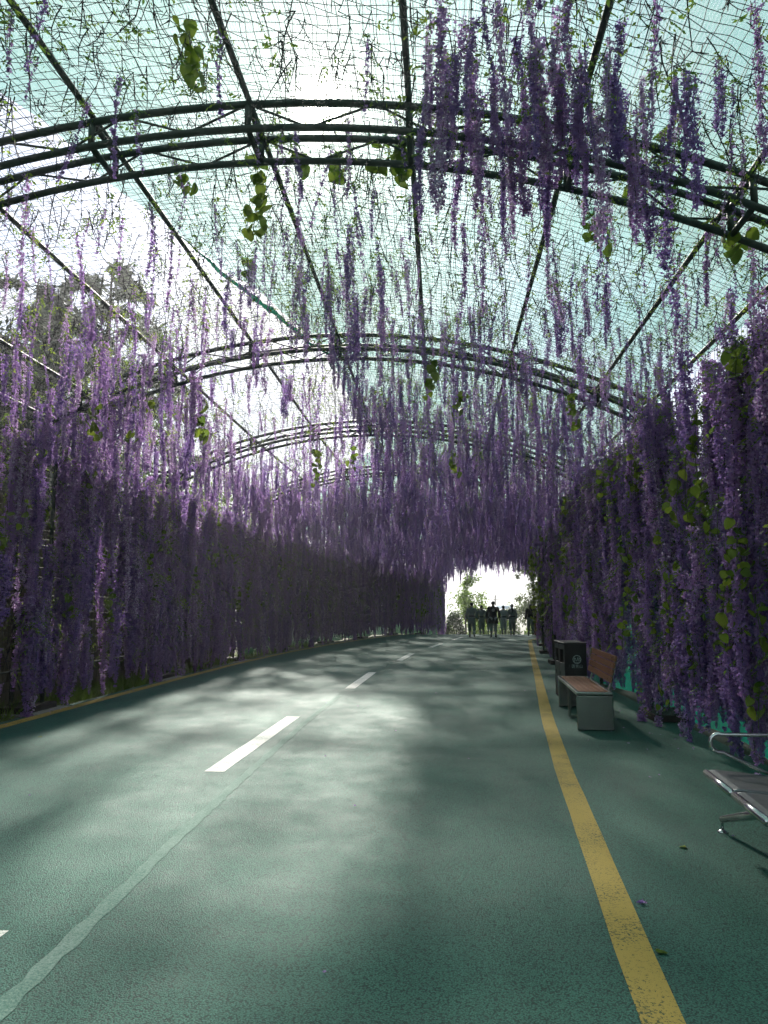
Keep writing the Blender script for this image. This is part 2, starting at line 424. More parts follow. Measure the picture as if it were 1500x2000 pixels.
ll = [P(s, -4.08) for s in (-6, 0, 5, 10, 15, 20, 25, 30, 35, 40, 45, 50, 56)]
tag(ribbon('yellow_edge_line', M['yellow'], ll, .18, jag=.004), 'yellow edge line along the left flower wall', kind='structure')
for a, b in [((-2.13, -.2), (-2.12, 3.55)), ((-2.09, 6.95), (-2.05, 10.45)), ((-1.70, 14.1), (-1.60, 17.7)), ((-1.19, 21.6), (-.95, 24.9)), ((-.40, 28.6), (.03, 31.9)), ((.56, 35.4), (1.12, 39.0))]:
    tag(ribbon('white_dash', M['white'], [a, b], .19, jag=.003), 'white dash of the road centre line', kind='structure')
tag(ribbon('faded_line', M['seam'], [(-1.60, .5), (-1.66, 2.9), (-1.73, 4.65), (-1.77, 7), (-1.79, 10), (-1.74, 13.0)], .085, .003, step=.10, jag=.011), 'faded painted-over line beside the white dashes', kind='structure')

def hillside():
    mb = MB(); vs, fs = [], []
    ys = np.linspace(-6, 34, 34); us = np.linspace(0, 1, 14)
    for y in ys:
        fade = min(1, max(0, (30 - y) / 6)) * min(1, max(0, (y + 6) / 8 + .3))
        for u in us:
            x = -11.0 - 22 * u
            h = 11.2 * fade * (1 - (1 - min(1, u * 6.0)) ** 2) + 1.1 * mnoise.fractal(Vector((x * .3, y * .3, 0)), 1, 2, 4) * fade
            vs.append((x + .7 * mnoise.noise(Vector((x, y * .6, 3))), y, h - .1))
    n = len(us)
    for j in range(len(ys) - 1):
        for i in range(n - 1): fs.append((j * n + i, (j + 1) * n + i, (j + 1) * n + i + 1, j * n + i + 1))
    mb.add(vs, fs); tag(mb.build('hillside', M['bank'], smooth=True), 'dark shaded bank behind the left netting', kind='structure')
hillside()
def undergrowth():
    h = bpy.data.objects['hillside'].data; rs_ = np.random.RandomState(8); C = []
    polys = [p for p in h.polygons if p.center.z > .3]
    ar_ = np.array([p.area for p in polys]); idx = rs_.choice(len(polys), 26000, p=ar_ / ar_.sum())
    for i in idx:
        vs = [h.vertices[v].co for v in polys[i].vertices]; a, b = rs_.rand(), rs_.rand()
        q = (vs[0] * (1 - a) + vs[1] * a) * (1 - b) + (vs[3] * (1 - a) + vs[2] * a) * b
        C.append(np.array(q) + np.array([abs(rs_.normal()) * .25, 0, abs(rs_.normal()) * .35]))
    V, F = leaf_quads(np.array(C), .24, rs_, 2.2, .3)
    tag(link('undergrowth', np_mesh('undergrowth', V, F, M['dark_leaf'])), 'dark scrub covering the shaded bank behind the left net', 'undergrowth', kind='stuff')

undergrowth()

# ------------------------------------------------------------------ steel frame
ARCH_S = [5.4 + 5.1 * k for k in range(9)] + [50.1]
ORD = ['first', 'second', 'third', 'fourth', 'fifth', 'sixth', 'seventh', 'eighth', 'ninth', 'tenth']
HW = 4.45
def chord_pts(s, off):
    hw = HW + off * 1.05
    pts = [P3(s, -hw, .0), P3(s, -hw, arch_z(hw, off) - .06)]
    for i in range(25):
        l = -hw + 2 * hw * i / 24
        pts.append(P3(s, l, arch_z(l, off)))
    pts += [P3(s, hw, arch_z(hw, off) - .06), P3(s, hw, 0)]
    return pts
brace_mesh = None
def unit_brace():
    mb = MB(); mb.tube([(0, 0, 0), (0, 0, 1)], 1.0, 6); return mb.mesh('brace', M['steel_green'], True)
brace_mesh = unit_brace()
def brace_obj(a, b, r, parent, name='brace'):
    d = b - a
    o = link(name, brace_mesh, parent); o.rotation_mode = 'QUATERNION'
    o.location = a - parent.location; o.rotation_quaternion = d.to_track_quat('Z', 'Y'); o.scale = (r, r, d.length)
    return o
TOPO = .21
for ai, s0 in enumerate(ARCH_S):
    x0, y0 = P(s0, 0)
    root = empty('truss_arch', (x0, y0, gz(y0)))
    tag(root, f'dark green double truss arch, {ORD[ai]} counted from the road in front', 'arch', 'truss arches of the tunnel')
    braces = []
    for s in (s0, s0 + .45):
        for off in (0, TOPO):
            mb = MB(); pts = [p - root.location for p in chord_pts(s, off)]
            mb.tube(pts, .031 if off else .030, 10); mb.build('chord', M['steel_green'], root, True)
        na = 18
        lo = lambda i: P3(s, -HW + 2 * HW * i / na, arch_z(-HW + 2 * HW * i / na, 0))
        hi = lambda i: P3(s, (-HW + 2 * HW * i / na) * 1.04, arch_z((-HW + 2 * HW * i / na) * 1.04, TOPO))
        for i in range(na): braces.append((lo(i), hi(i + 1)) if i % 2 == 0 else (hi(i), lo(i + 1)))
        for sd in (-1, 1):
            for i in range(8):
                a = P3(s, sd * (HW + (.22 if i % 2 else 0)), .12 + .5 * i); b = P3(s, sd * (HW + (0 if i % 2 else .22)), .12 + .5 * (i + 1))
                braces.append((a, b))
    if ai < 4:
        for a, b in braces: brace_obj(a, b, .011, root)
    else:
        mb = MB()
        for a, b in braces: mb.tube([a - root.location, b - root.location], .011, 5)
        tag(mb.build('bracing', M['steel_green'], root), kind='stuff')
    for k in range(-3, 4):                      # ties between the two trusses at each purlin
        l = 1.29 * k
        for off in (0.0, TOPO):
            mb = MB(); a, b = P3(s0 - .02, l, arch_z(l, off)) - root.location, P3(s0 + .47, l, arch_z(l, off)) - root.location
            mb.tube([a, b], .026, 8); mb.build('tie', M['steel_green'], root, True)
        for s in (s0, s0 + .45):
            mb = MB(); mb.tube([P3(s, l, arch_z(l)) - root.location, P3(s, l, arch_z(l, TOPO + .02)) - root.location], .028, 8)
            mb.build('strut', M['steel_green'], root, True)
    for sd in (-1, 1):
        mb = MB(); c = P3(s0 + .225, sd * (HW + .11), .05) - root.location
        mb.box(c, (.50, .82, .10), -heading(s0)); bevel(mb.build('base_beam', M['base_black'], root), .012)
        if sd > 0: continue
        mb = MB(); c = P3(s0 + .225, sd * (HW + .11), -.02) - root.location
        mb.box(c, (.8, 1.1, .07), -heading(s0)); bevel(mb.build('footing', M['concrete'], root), .015)
PUR = [1.29 * k for k in range(-3, 4)] + [-HW - .1, HW + .1]
PNAME = ['third from the crown on the open left side', 'second from the crown on the open left side', 'just left of the crown', 'along the crown',
         'just right of the crown', 'second right of the crown', 'third right of the crown', 'along the left eave', 'along the right eave']
for l, nm in zip(PUR, PNAME):
    mb = MB(); pts = [P3(s, l, arch_z(l, TOPO + .05)) for s in np.arange(-6, 50.9, 1.7)]
    mb.tube(pts, .026, 8); tag(mb.build('roof_purlin', M['purlin'], smooth=True), f'long steel roof pipe, {nm}', 'pipe', 'roof pipes of the tunnel')
for z, sd, nm in [(2.45, -1, 'higher of two on the left wall'), (.62, -1, 'lower of two on the left wall'), (2.45, 1, 'higher of two on the right wall'), (.62, 1, 'lower of two on the right wall')]:
    mb = MB(); pts = [P3(s, sd * (HW + .08), z - .05 * math.sin(math.pi * ((s - 5.4) % 5.1) / 5.1)) for s in np.arange(0, 50.6, .85)]
    mb.tube(pts, .014, 6); tag(mb.build('wall_rail', M['purlin'], smooth=True), f'thin slightly sagging steel rail, {nm}', 'rail', 'wall rails of the tunnel')

# ------------------------------------------------------------------ nets
def net_lines(segA, segB, r):
    """three-sided strings for arrays of end points (n,3)"""
    A, B = np.asarray(segA), np.asarray(segB); d = B - A
    d /= np.linalg.norm(d, axis=1, keepdims=True) + 1e-9
    ref = np.where(np.abs(d[:, 2:3]) < .8, np.array([[0, 0, 1.]]), np.array([[1., 0, 0]]))
    u = np.cross(d, ref); u /= np.linalg.norm(u, axis=1, keepdims=True) + 1e-9; w = np.cross(d, u)
    n = len(A); V = np.zeros((n, 6, 3))
    for k in range(3):
        o = (u * math.cos(2.094 * k) + w * math.sin(2.094 * k)) * r
        V[:, k] = A + o; V[:, 3 + k] = B + o
    base = (np.arange(n) * 6)[:, None]
    F = np.concatenate([base + np.array([[k, (k + 1) % 3, 3 + (k + 1) % 3, 3 + k]]) for k in range(3)])
    return V.reshape(-1, 3), F
def net_object(name, nodes, r, label, extra_diag=0):
    """nodes (i,j,3)"""
    A, B = [nodes[:-1].reshape(-1, 3), nodes[:, :-1].reshape(-1, 3)], [nodes[1:].reshape(-1, 3), nodes[:, 1:].reshape(-1, 3)]
    if extra_diag:
        A.append(nodes[:-1, :-1][::1].reshape(-1, 3)); B.append(nodes[1:, 1:][::1].reshape(-1, 3))
    V, F = net_lines(np.concatenate(A), np.concatenate(B), r)
    o = link(name, np_mesh(name, V, F, M['net_string'])); tag(o, label, 'net', 'trellis nets of the tunnel'); return o
def warp(p, amp=.025, f=.9):
    v = Vector(p); return v + Vector((mnoise.noise(v * f), mnoise.noise(v * f + Vector((7, 3, 1))), mnoise.noise(v * f + Vector((1, 9, 4))))) * amp
def roof_nodes(ss, ls, off=.29, skew=0.0):
    out = np.zeros((len(ss), len(ls), 3))
    for i, s in enumerate(ss):
        for j, l in enumerate(ls):
            sag = -.05 * math.sin(math.pi * ((s - 5.4) % 5.1) / 5.1) * (1 + .5 * math.sin(l * 2.4))
            out[i, j] = warp(warp(P3(s + skew * (l + 4.6), l, arch_z(l, off) + sag), .06, .8), .028, 4.0)
    return out
net_object('roof_trellis_net', roof_nodes(np.arange(1.2, 15.6, .088), np.arange(-4.62, 4.63, .088)), .0027, 'square trellis net stretched under the near roof')
net_object('roof_trellis_net', roof_nodes(np.arange(15.6, 50.8, .26), np.arange(-4.62, 4.63, .21)), .0036, 'square trellis net under the far roof')
net_object('roof_trellis_net', roof_nodes(np.arange(1.0, 15.0, .17), np.arange(-4.62, 4.63, .15), .26, .42), .0027, 'slanting second trellis net below the near roof')
def wall_nodes(sd, ss, zs, out=.12):
    return np.array([[warp(P3(s, sd * (HW + out) , z), .05, .7) for z in zs] for s in ss])
net_object('wall_trellis_net', wall_nodes(-1, np.arange(3, 26, .14), np.arange(.3, 4.45, .14)), .0030, 'trellis net hung down the left wall')
net_object('wall_trellis_net', wall_nodes(1, np.arange(3, 26, .14), np.arange(.3, 4.45, .14)), .0030, 'trellis net hung down the right wall')

def net_edge(s):
    if s < 11.5: return float(np.interp(s, [-8, 0, 4.5, 6.2, 8, 11.5], [-4.6, -3.2, -2.0, -1.6, -1.15, -.30]))
    return float(np.interp(s, [11.5, 19, 23, 25], [-.30, -.2, -2.0, -4.6]))
def roof_sheet(name, ledge, redge, ss, off, label, material, nl=26):
    mb = MB(); vs, fs = [], []
    for s in ss:
        a, b = ledge(s), redge(s)
        for j in range(nl + 1):
            l = a + (b - a) * j / nl
            sag = -.06 * math.sin(math.pi * ((s - 5.4) % 5.1) / 5.1) * (1 + math.sin(l * 2.43))
            p = P3(s, l, arch_z(l, off) + sag); q = warp(p, .07, 1.1); vs.append(q)
    n = nl + 1
    for i in range(len(ss) - 1):
        for j in range(nl): fs.append((i * n + j, i * n + j + 1, (i + 1) * n + j + 1, (i + 1) * n + j))
    mb.add(vs, fs); return tag(mb.build(name, material, smooth=True), label, 'shade net')
roof_sheet('roof_shade_net', net_edge, lambda s: 4.72, np.arange(-8, 50.9, .3), .37, 'green shade net laid over the roof, open along its left side', M['roof_net'])
# loose gathered edge of the shade net
mb = MB(); pts, rr = [], []
for i, s in enumerate(np.arange(7.4, 12.4, .06)):
    l = net_edge(s) + .02; p = P3(s, l, arch_z(l, .30) - .05); pts.append(warp(p, .05, 2.2)); rr.append((.012 + .035 * abs(mnoise.noise(Vector((s * 2.9, 0, 2)))) + .03 * abs(mnoise.noise(Vector((s * 9, 0, 2))))) * (.3 + max(0, math.sin((s - 7.4) / 5 * math.pi))))
mb.tube(pts, rr, 9); tag(mb.build('gathered_net_edge', M['net_roll'], smooth=True), 'bunched dark green edge of the roof shade net', 'shade net')
def wall_sheet(name, sd, s0, s1, z0, z1, label, material, out=.35):
    mb = MB(); vs, fs = [], []
    ss = np.arange(s0, s1 + .01, .35); zs = np.linspace(0, 1, 12)
    for s in ss:
        for t in zs:
            z = z0 + (z1(s) - z0) * t
            vs.append(warp(P3(s, sd * (HW + out + .05 * math.sin(s * 3.1)), z), .09, 1.0))
    n = len(zs)
    for i in range(len(ss) - 1):
        for j in range(n - 1): fs.append((i * n + j, i * n + j + 1, (i + 1) * n + j + 1, (i + 1) * n + j))
    mb.add(vs, fs); return tag(mb.build(name, material, smooth=True), label, 'shade net')
wall_sheet('wall_shade_net', 1, 2.6, 50.4, .02, lambda s: float(np.interp(s, [0, 8, 11, 16, 52], [2.2, 2.5, 3.3, 3.9, 4.1])), 'green shade net hung behind the right flower wall', M['wall_net'])
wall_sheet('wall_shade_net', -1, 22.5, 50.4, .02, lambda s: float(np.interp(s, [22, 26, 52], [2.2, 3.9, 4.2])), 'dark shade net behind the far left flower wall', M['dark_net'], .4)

# reed screens on the left
rm = MB()
for i in range(110):
    x = -1 + 2 * i / 110 + nrs.uniform(-.004, .004); h = 3.15 + nrs.uniform(-.06, .06); w = nrs.uniform(.008, .012)
    y = nrs.uniform(-.008, .008); tx = nrs.uniform(-.012, .012)
    rm.tube([(x, y, -.02), (x + tx, y, h)], w, 4, True)
reed_me = rm.mesh('reeds', M['reed'])
bm_ = MB()
for z in (.35, 1.5, 2.6): bm_.tube([(-1, .014, z), (1, .014, z)], .012, 5)
bind_me = bm_.mesh('binding', M['twig'])
for i in range(9):
    s = 5.4 + 2.0 * i; x, y = P(s, -5.05)
    r = empty('reed_screen', (x, y, gz(y)), math.pi / 2 - heading(s))
    tag(r, f'greyish brown reed screen panel behind the left flowers, {ORD[i]} counted from the viewer', 'reed screen', 'reed screens along the left wall')
    tag(link('reeds', reed_me, r), kind='stuff'); link('binding', bind_me, r)

# ------------------------------------------------------------------ vegetation outside
def broad_tree(name, loc, h, cr, label, material, n=5000, size=.16, seed=1, trunk_r=.12, ch=None, group=None, base=.35):
    rs = np.random.RandomState(seed); root = empty(name, loc)
    tag(root, label, 'tree', group)
    mb = MB(); limbs = []
    top = Vector((rs.uniform(-.3, .3), rs.uniform(-.3, .3), h * .8))
    mb.tube([(0, 0, -.2), (top * .3)[:], (top * .65)[:], top[:]], [trunk_r, trunk_r * .8, trunk_r * .5, trunk_r * .2], 8)
    for k in range(12):
        t = rs.uniform(base, .95); a = rs.uniform(0, 6.28); p = top * t
        e = Vector((math.cos(a) * cr * rs.uniform(.5, .95) * (1.15 - .6 * t), math.sin(a) * cr * rs.uniform(.5, .95) * (1.15 - .6 * t), h * (t * .8 + rs.uniform(.05, .22))))
        m_ = (p + e) / 2 + Vector((0, 0, -.05 * h * rs.uniform(-.3, 1)))
        mb.tube([p[:], m_[:], e[:]], [trunk_r * .35, trunk_r * .22, trunk_r * .07], 5); limbs += [(m_, .5), (e, 1), ((m_ + e) / 2, .8)]
    mb.build('trunk', M['bark'], root, True)
    cl = []
    for (p, wt) in limbs:
        for _ in range(3):
            cl.append((np.array(p) + rs.normal(size=3) * cr * .16, cr * rs.uniform(.12, .3)))
    idx = rs.randint(0, len(cl), n)
    C = np.array([cl[i][0] for i in idx]); Rr = np.array([cl[i][1] for i in idx])[:, None]
    dd = rs.normal(size=(n, 3)); dd /= np.linalg.norm(dd, axis=1, keepdims=True)
    C = C + dd * Rr * rs.uniform(.3, 1.05, (n, 1)) * np.array([[1, 1, .75]])
    V, F = leaf_quads(C, size, rs, 1.9, .4)
    link('crown', np_mesh('crown', V, F, material), root); return root
def cedar(loc, h, label, seed, nb=46, reach=4.2, base=.25):
    rs = np.random.RandomState(seed); root = empty('cedar_tree', loc); tag(root, label, 'tree', 'cedars behind the left netting')
    mb = MB(); mb.tube([(0, 0, -.5), (0, 0, h * .5), (.1, 0, h)], [h * .022, h * .014, .02], 9)
    C = []
    for k in range(nb):
        t = base + (1 - base) * (k + rs.uniform(0, .8)) / nb; a = rs.uniform(0, 6.28); ln = reach * (1.08 - t) ** .75 * rs.uniform(.7, 1.1)
        z0 = h * t; pts = []
        for u in np.linspace(0, 1, 7):
            r = ln * u; z = z0 + ln * (.42 * u - .62 * u * u)
            pts.append((math.cos(a) * r, math.sin(a) * r, z))
        mb.tube(pts, [.05 * (1 - .9 * u) * (1.2 - t) + .006 for u in np.linspace(0, 1, 7)], 4)
        m = int(360 * ln / reach) + 80
        u = rs.uniform(.12, 1, m) ** .75; i0 = np.minimum((u * 6).astype(int), 5); fr = (u * 6 - i0)[:, None]
        pp = np.array(pts); c = pp[i0] * (1 - fr) + pp[i0 + 1] * fr
        side = np.array([-math.sin(a), math.cos(a), 0]); c += side * (rs.normal(size=(m, 1)) * ln * .09 * (.4 + u[:, None]))
        c[:, 2] -= np.abs(rs.normal(size=m)) * .13 * ln / reach; C.append(c)
    mb.build('trunk', M['bark'], root, True)
    V, F = leaf_quads(np.concatenate(C), .34, rs, 3.4, .7)
    link('crown', np_mesh('crown', V, F, M['needle']), root); return root
p = at_x(207, 680, -12.2); cedar((p.x, p.y, 3.0), 11.2, 'tall dark cedar with arching boughs and bare trunk above the left net', 3, 34, 6.4, .42)
p = at_x(60, 700, -13.5); cedar((p.x, p.y, 4.5), 8.0, 'dark layered cedar at the left edge behind the net', 5, 36, 6.6, .10)
p = at_x(130, 640, -18); cedar((p.x, p.y, 5.5), 11.5, 'distant dark cedar between the other two cedars', 9, 32, 6.2, .2)
broad_tree('leafy_tree', (-9.5, 27.5, 0), 7.4, 2.8, 'bright green tree beyond the left eave, the nearer of two', M['bright_leaf'], 6000, .17, 21, group='bright trees behind the left wall')
broad_tree('leafy_tree', (-8.6, 36.5, 0), 7.6, 3.0, 'bright green tree beyond the left eave, the farther of two', M['bright_leaf'], 6000, .18, 22, group='bright trees behind the left wall')
# beyond the far opening
def shrub(loc, r, h, label, material, n, size, seed):
    rs = np.random.RandomState(seed); root = empty('round_shrub', loc); tag(root, label, 'shrub')
    mb = MB(); mb.tube([(0, 0, -.1), (0, 0, h * .5)], [.05, .03], 6); mb.build('stem', M['bark'], root)
    d = rs.normal(size=(n, 3)); d /= np.linalg.norm(d, axis=1, keepdims=True); d[:, 2] = np.abs(d[:, 2]) * 1.0
    lump = np.array([1 + .12 * mnoise.noise(Vector(x) * 2.5 + Vector((seed, 0, 0))) for x in d])[:, None]
    C = d * rs.uniform(.72, 1, (n, 1)) * lump * np.array([[r, r, h * .95]]) + np.array([[0, 0, .05]])
    V, F = leaf_quads(C, size, rs, 1.8); link('foliage', np_mesh('foliage', V, F, material), root)
shrub((1.05, 57.5, gz(57.5)), .85, 2.5, 'dark clipped round shrub beside the far tunnel mouth', M['dark_leaf'], 4500, .12, 4)
mb = MB()
mb.box((1.3, 55.9, gz(55.9) + .22), (3.0, .5, .45)); bevel(mb.build('planter_wall', simple('brick', (.20, .09, .06), (.12, .06, .045), .9, 0, 14, .5)), .02)
tag(bpy.data.objects['planter_wall'], 'low reddish brick planter wall under the round shrub', 'planter')
broad_tree('leafy_tree', (2.1, 62, gz(62)), 6.8, 2.0, 'slim bright tree with drooping leaves inside the far opening', M['bright_leaf'], 2300, .22, 31, .09)
broad_tree('leafy_tree', (3.4, 76, gz(76)), 6.3, 2.2, 'pale green tree behind the walkers', M['bright_leaf'], 4200, .20, 32)
broad_tree('leafy_tree', (-2.6, 84, gz(84)), 8.0, 3.6, 'pale tree at the left of the far opening', M['bright_leaf'], 5000, .26, 33)
broad_tree('leafy_tree', (7.0, 92, gz(92)), 6.4, 3.0, 'bright bushy tree far behind the walkers at the crest', M['bright_leaf'], 5000, .24, 34)
broad_tree('pine_tree', (7.9, 64, gz(64)), 9.0, 2.6, 'soft grey green pine at the right of the far opening', M['pine_leaf'], 7000, .20, 35, .16, base=.2)
broad_tree('leafy_tree', (12.5, 88, gz(88)), 10, 4.2, 'tall bright tree behind the pine', M['bright_leaf'], 6000, .26, 36)
for i, (x, y, r) in enumerate([(.2, 66, 1.5), (3.2, 64, 1.2), (5.6, 63, 1.3), (7.6, 60, 1.1), (-3, 70, 2.2)]):
    shrub((x, y, gz(y)), r, 1.9 + .35 * r, ['bright low bush behind the round shrub', 'bright low bush behind the middle walkers', 'bright low bush behind the walker with a ponytail',
          'bright low bush beside the far right wall', 'broad bright bush at the left behind the far opening'][i], M['bright_leaf'], 2600, .17, 40 + i)
# screen of trees outside the right wall
for i, (x, y, h) in enumerate([(12, 16, 5.0), (13.5, 27, 6.0), (11.5, 38, 6.5)]):
    broad_tree('leafy_tree', (x, y, 0), h, 2.8, 'tree outside the right flower wall, ' + ['nearest', 'middle one', 'farthest'][i] + ' of three', M['dark_leaf'], 3000, .22, 60 + i, group='trees outside the right wall')
# far hills
def hills():
    mb = MB(); vs, fs = [], []
    for i in range(61):
        a = -1.2 + 2.4 * i / 60; d = 900
        hgt = -2 + 7 * mnoise.fractal(Vector((a * 4, 3, 0)), 1, 2, 5)
        for k, (dd, hh) in enumerate(((d - 160, -12), (d, hgt), (d + 200, -12))): vs.append((dd * math.sin(a), dd * math.cos(a), hh))
    for i in range(60):
        for k in range(2): fs.append((i * 3 + k, i * 3 + 3 + k, i * 3 + 4 + k, i * 3 + 1 + k))
    mb.add(vs, fs); tag(mb.build('hills', simple('hill_green', (.10, .13, .10), (.07, .10, .08), .95, 0, .02), smooth=True), 'low far hills', kind='structure')
hills()
# grass along the left wall
def grass():
    n = 9000; rs = np.random.RandomState(3); V = np.zeros((n, 3, 3))
    for i in range(n):
        s = rs.uniform(5, 30); l = -4.34 - abs(rs.normal()) * .35
        if mnoise.noise(Vector((s * .55, 0, 5))) < -.12 and rs.rand() < .85: s = rs.uniform(9, 16)
        b = P3(s, l, -.01); h = rs.uniform(.06, .26) * (1.0 if l < -4.45 else .6); a = rs.uniform(0, 6.28); w = rs.uniform(.004, .009)
        d = Vector((math.cos(a), math.sin(a), 0)); t = Vector((rs.normal() * .35 * h, rs.normal() * .35 * h, h))
        V[i] = [b - d * w, b + d * w, b + t]
    o = link('grass', np_mesh('grass', V.reshape(-1, 3), np.arange(n * 3).reshape(n, 3), M['grass'])); tag(o, 'rough green grass growing along the foot of the left wall', 'grass', kind='stuff')
grass()

# ------------------------------------------------------------------ bench
def slat_box(mb, c, d, M3=None): mb.box(c, d, 0, 0, M3)
def bench():
    L = 2.25; root = empty('wooden_bench', (1.95, 10.66, 0), R_(-3.0))
    tag(root, 'bench with reddish brown wooden slats and brushed steel panel ends', 'bench')
    W_, H = .44, .465
    for sy in (-1, 1):                                   # closed steel end panels
        mb = MB(); mb.box((0, sy * (L / 2 - .03), H / 2 - .02), (W_, .05, H - .045)); bevel(mb.build('end_panel', M['steel'], root), .012)
    for sy in (-1, 1):
        mb = MB(); mb.box((0, sy * (L / 2 - .028), H - .02), (W_ + .006, .062, .045)); bevel(mb.build('end_rail', M['steel'], root), .015, 3)
    for sx in (-1, 1):
        mb = MB(); mb.box((sx * (W_ / 2 - .018), 0, H - .02), (.042, L - .125, .043)); bevel(mb.build('side_rail', M['steel'], root), .008)
    mb = MB(); pts = [(-W_ / 2 + .03, -.05, H - .045), (-W_ / 2 + .03, -.05, .02), (W_ / 2 - .03, -.05, .02), (W_ / 2 - .03, -.05, H - .045)]
    for a, b in zip(pts[:-1], pts[1:]):
        c = (Vector(a) + Vector(b)) / 2; d = Vector(b) - Vector(a)
        mb.box(c, (max(.035, abs(d.x) - .03), .035, max(.035, abs(d.z))))
    mb.build('middle_leg', M['steel'], root)
    for i in range(5):
        mb = MB(); mb.box((-W_ / 2 + .075 + i * .0725, 0, H - .012), (.066, L - .14, .026)); bevel(mb.build('seat_slat', M['wood'], root), .005)
    ang = R_(14); Q = Matrix.Rotation(ang, 3, 'Y')
    for i in range(4):
        z = .14 + i * .088
        c = Vector((W_ / 2 - .01, 0, H)) + Q @ Vector((-.018, 0, z))
        mb = MB(); mb.box(c, (.024, L - .30, .076), M=Q); bevel(mb.build('back_slat', M['wood'], root), .005)
    for sy in (-1, 1):
        mb = MB(); c = Vector((W_ / 2 - .01, sy * (L / 2 - .33), H - .02)) + Q @ Vector((.012, 0, .215))
        mb.box(c, (.032, .05, .47), M=Q); bevel(mb.build('back_post', M['steel'], root), .006)
    for i in range(4):
        for sy in (-1, 1):
            z = .14 + i * .088; c = Vector((W_ / 2 - .01, sy * (L / 2 - .33), H)) + Q @ Vector((-.032, 0, z))
            mb = MB(); mb.tube([c, c + Vector((-.005, 0, 0))], .009, 8); mb.build('bolt', M['chrome'], root)
bench()

# ------------------------------------------------------------------ bins
def text_mesh(body, size, material, name):
    c = bpy.data.curves.new(name, 'FONT'); c.body = body; c.size = size; c.align_x = 'CENTER'; c.extrude = .0008
    o = bpy.data.objects.new(name, c); COL.objects.link(o)
    dg = bpy.context.evaluated_depsgraph_get(); me = bpy.data.meshes.new_from_object(o.evaluated_get(dg))
    bpy.data.objects.remove(o); bpy.data.curves.remove(c); me.materials.clear(); me.materials.append(material); me.name = name
    return me
def waste_bin(y, label, logo):
    root = empty('waste_bin', (2.17, y, 0), R_(5)); tag(root, label, 'bin', 'pair of waste bins')
    w, d, h = .36, .40, .93
    mb = MB()
    t = .02                                                # shell with an open mouth on the road side
    mb.box((0, -d / 2 + t / 2, h / 2), (w, t, h - .03)); mb.box((0, d / 2 - t / 2, h / 2), (w, t, h - .03))
    mb.box((w / 2 - t / 2, 0, h / 2), (t, d - 2 * t - .002, h - .03))
    bevel(mb.build('body', M['bin_black'], root), .006)
    mb = MB(); mb.box((-w / 2 + .012, 0, .32), (.024, d - 2 * t - .004, .56)); bevel(mb.build('door', M['bin_grey'], root), .006)
    mb = MB(); mb.box((-w / 2 + .012, 0, .86), (.024, d - 2 * t - .004, .08)); mb.box((-w / 2 + .012, -d / 2 + .045, .71), (.024, .045, .22)); mb.box((-w / 2 + .012, d / 2 - .045, .71), (.024, .045, .22))
    mb.build('mouth_frame', M['bin_grey'], root)
    mb = MB(); mb.box((-w / 2 + .12, 0, .71), (.004, d - 2 * t - .01, .24)); mb.build('mouth_shade', M['bin_hole_shade'], root)  # black sheet added as the shade within the open mouth
    mb = MB(); mb.box((0, 0, h - .004), (w + .02, d + .02, .022)); bevel(mb.build('lid', M['bin_grey'], root), .008)
    mb = MB(); mb.box((-w / 2 - .004, .1, .42), (.012, .02, .07)); mb.build('handle', M['steel'], root)
    mb = MB(); mb.box((0, 0, .012), (w - .04, d - .04, .024)); mb.build('plinth', M['base_black'], root)
    if logo:
        yf = -d / 2 - .0015
        em = empty('emblem', (0, 0, 0)); em.parent = root
        mb = MB(); n = 40; vs = []
        for k in range(n):
            a = 2 * math.pi * k / n
            for r in (.058, .070): vs.append((.02 + r * math.cos(a), yf, .665 + r * math.sin(a)))
        mb.add(vs, [(2 * k, 2 * k + 1, (2 * k + 3) % (2 * n), (2 * k + 2) % (2 * n)) for k in range(n)])
        mb.build('ring', M['logo'], em)
        mb = MB()
        def poly(pts): mb.add([(.02 + x, yf - .0006, .665 + z) for x, z in pts], [tuple(range(len(pts)))])
        poly([(-.045, -.030), (-.032, -.036), (-.022, .020), (-.030, .034)]); poly([(-.022, .020), (-.030, .034), (-.004, -.018), (-.002, -.036)])
        poly([(-.002, -.036), (-.004, -.018), (.014, .044), (.017, .018)]); poly([(.014, .044), (.017, .018), (.030, -.036), (.040, -.032)])
        poly([(.030, .030), (.050, .018), (.052, .008), (.034, .016)]); poly([(.034, .004), (.055, -.010), (.052, -.022), (.036, -.008)])
        poly([(-.05, .010), (-.036, .036), (-.032, .024), (-.042, .002)]); poly([(-.03, -.046), (.03, -.046), (.02, -.053), (-.02, -.053)])
        mb.build('mark', M['logo'], em)
        tm = link('lettering', text_mesh('莲青山', .062, M['logo'], 'lettering'), root, (.02, yf - .001, .535), (math.pi / 2, 0, 0))
        mb = MB(); mb.box((-.105, yf - .0005, .558), (.016, .001, .05)); mb.box((.02, yf - .0005, .520), (.14, .001, .004)); mb.build('small_seal', M['bin_grey'], root)
waste_bin(12.68, 'black waste bin nearest the bench, with a round white emblem', True)
waste_bin(13.12, 'black waste bin behind the one with the emblem', False)
# small green bottle-shaped litter picker stand beside the bench, green crate corner
mb = MB(); mb.lathe([(.05, 0), (.055, .02), (.055, .30), (.05, .36), (.02, .42), (.018, .46)], (0, 0, 0), 14)
o = mb.build('green_bottle', simple('green_plastic', (.10, .32, .24), (.07, .25, .19), .35, 0, 6), smooth=True); o.location = (2.52, 12.55, 0)
tag(o, 'pale green plastic bottle standing between the bin and the bench', 'bottle')

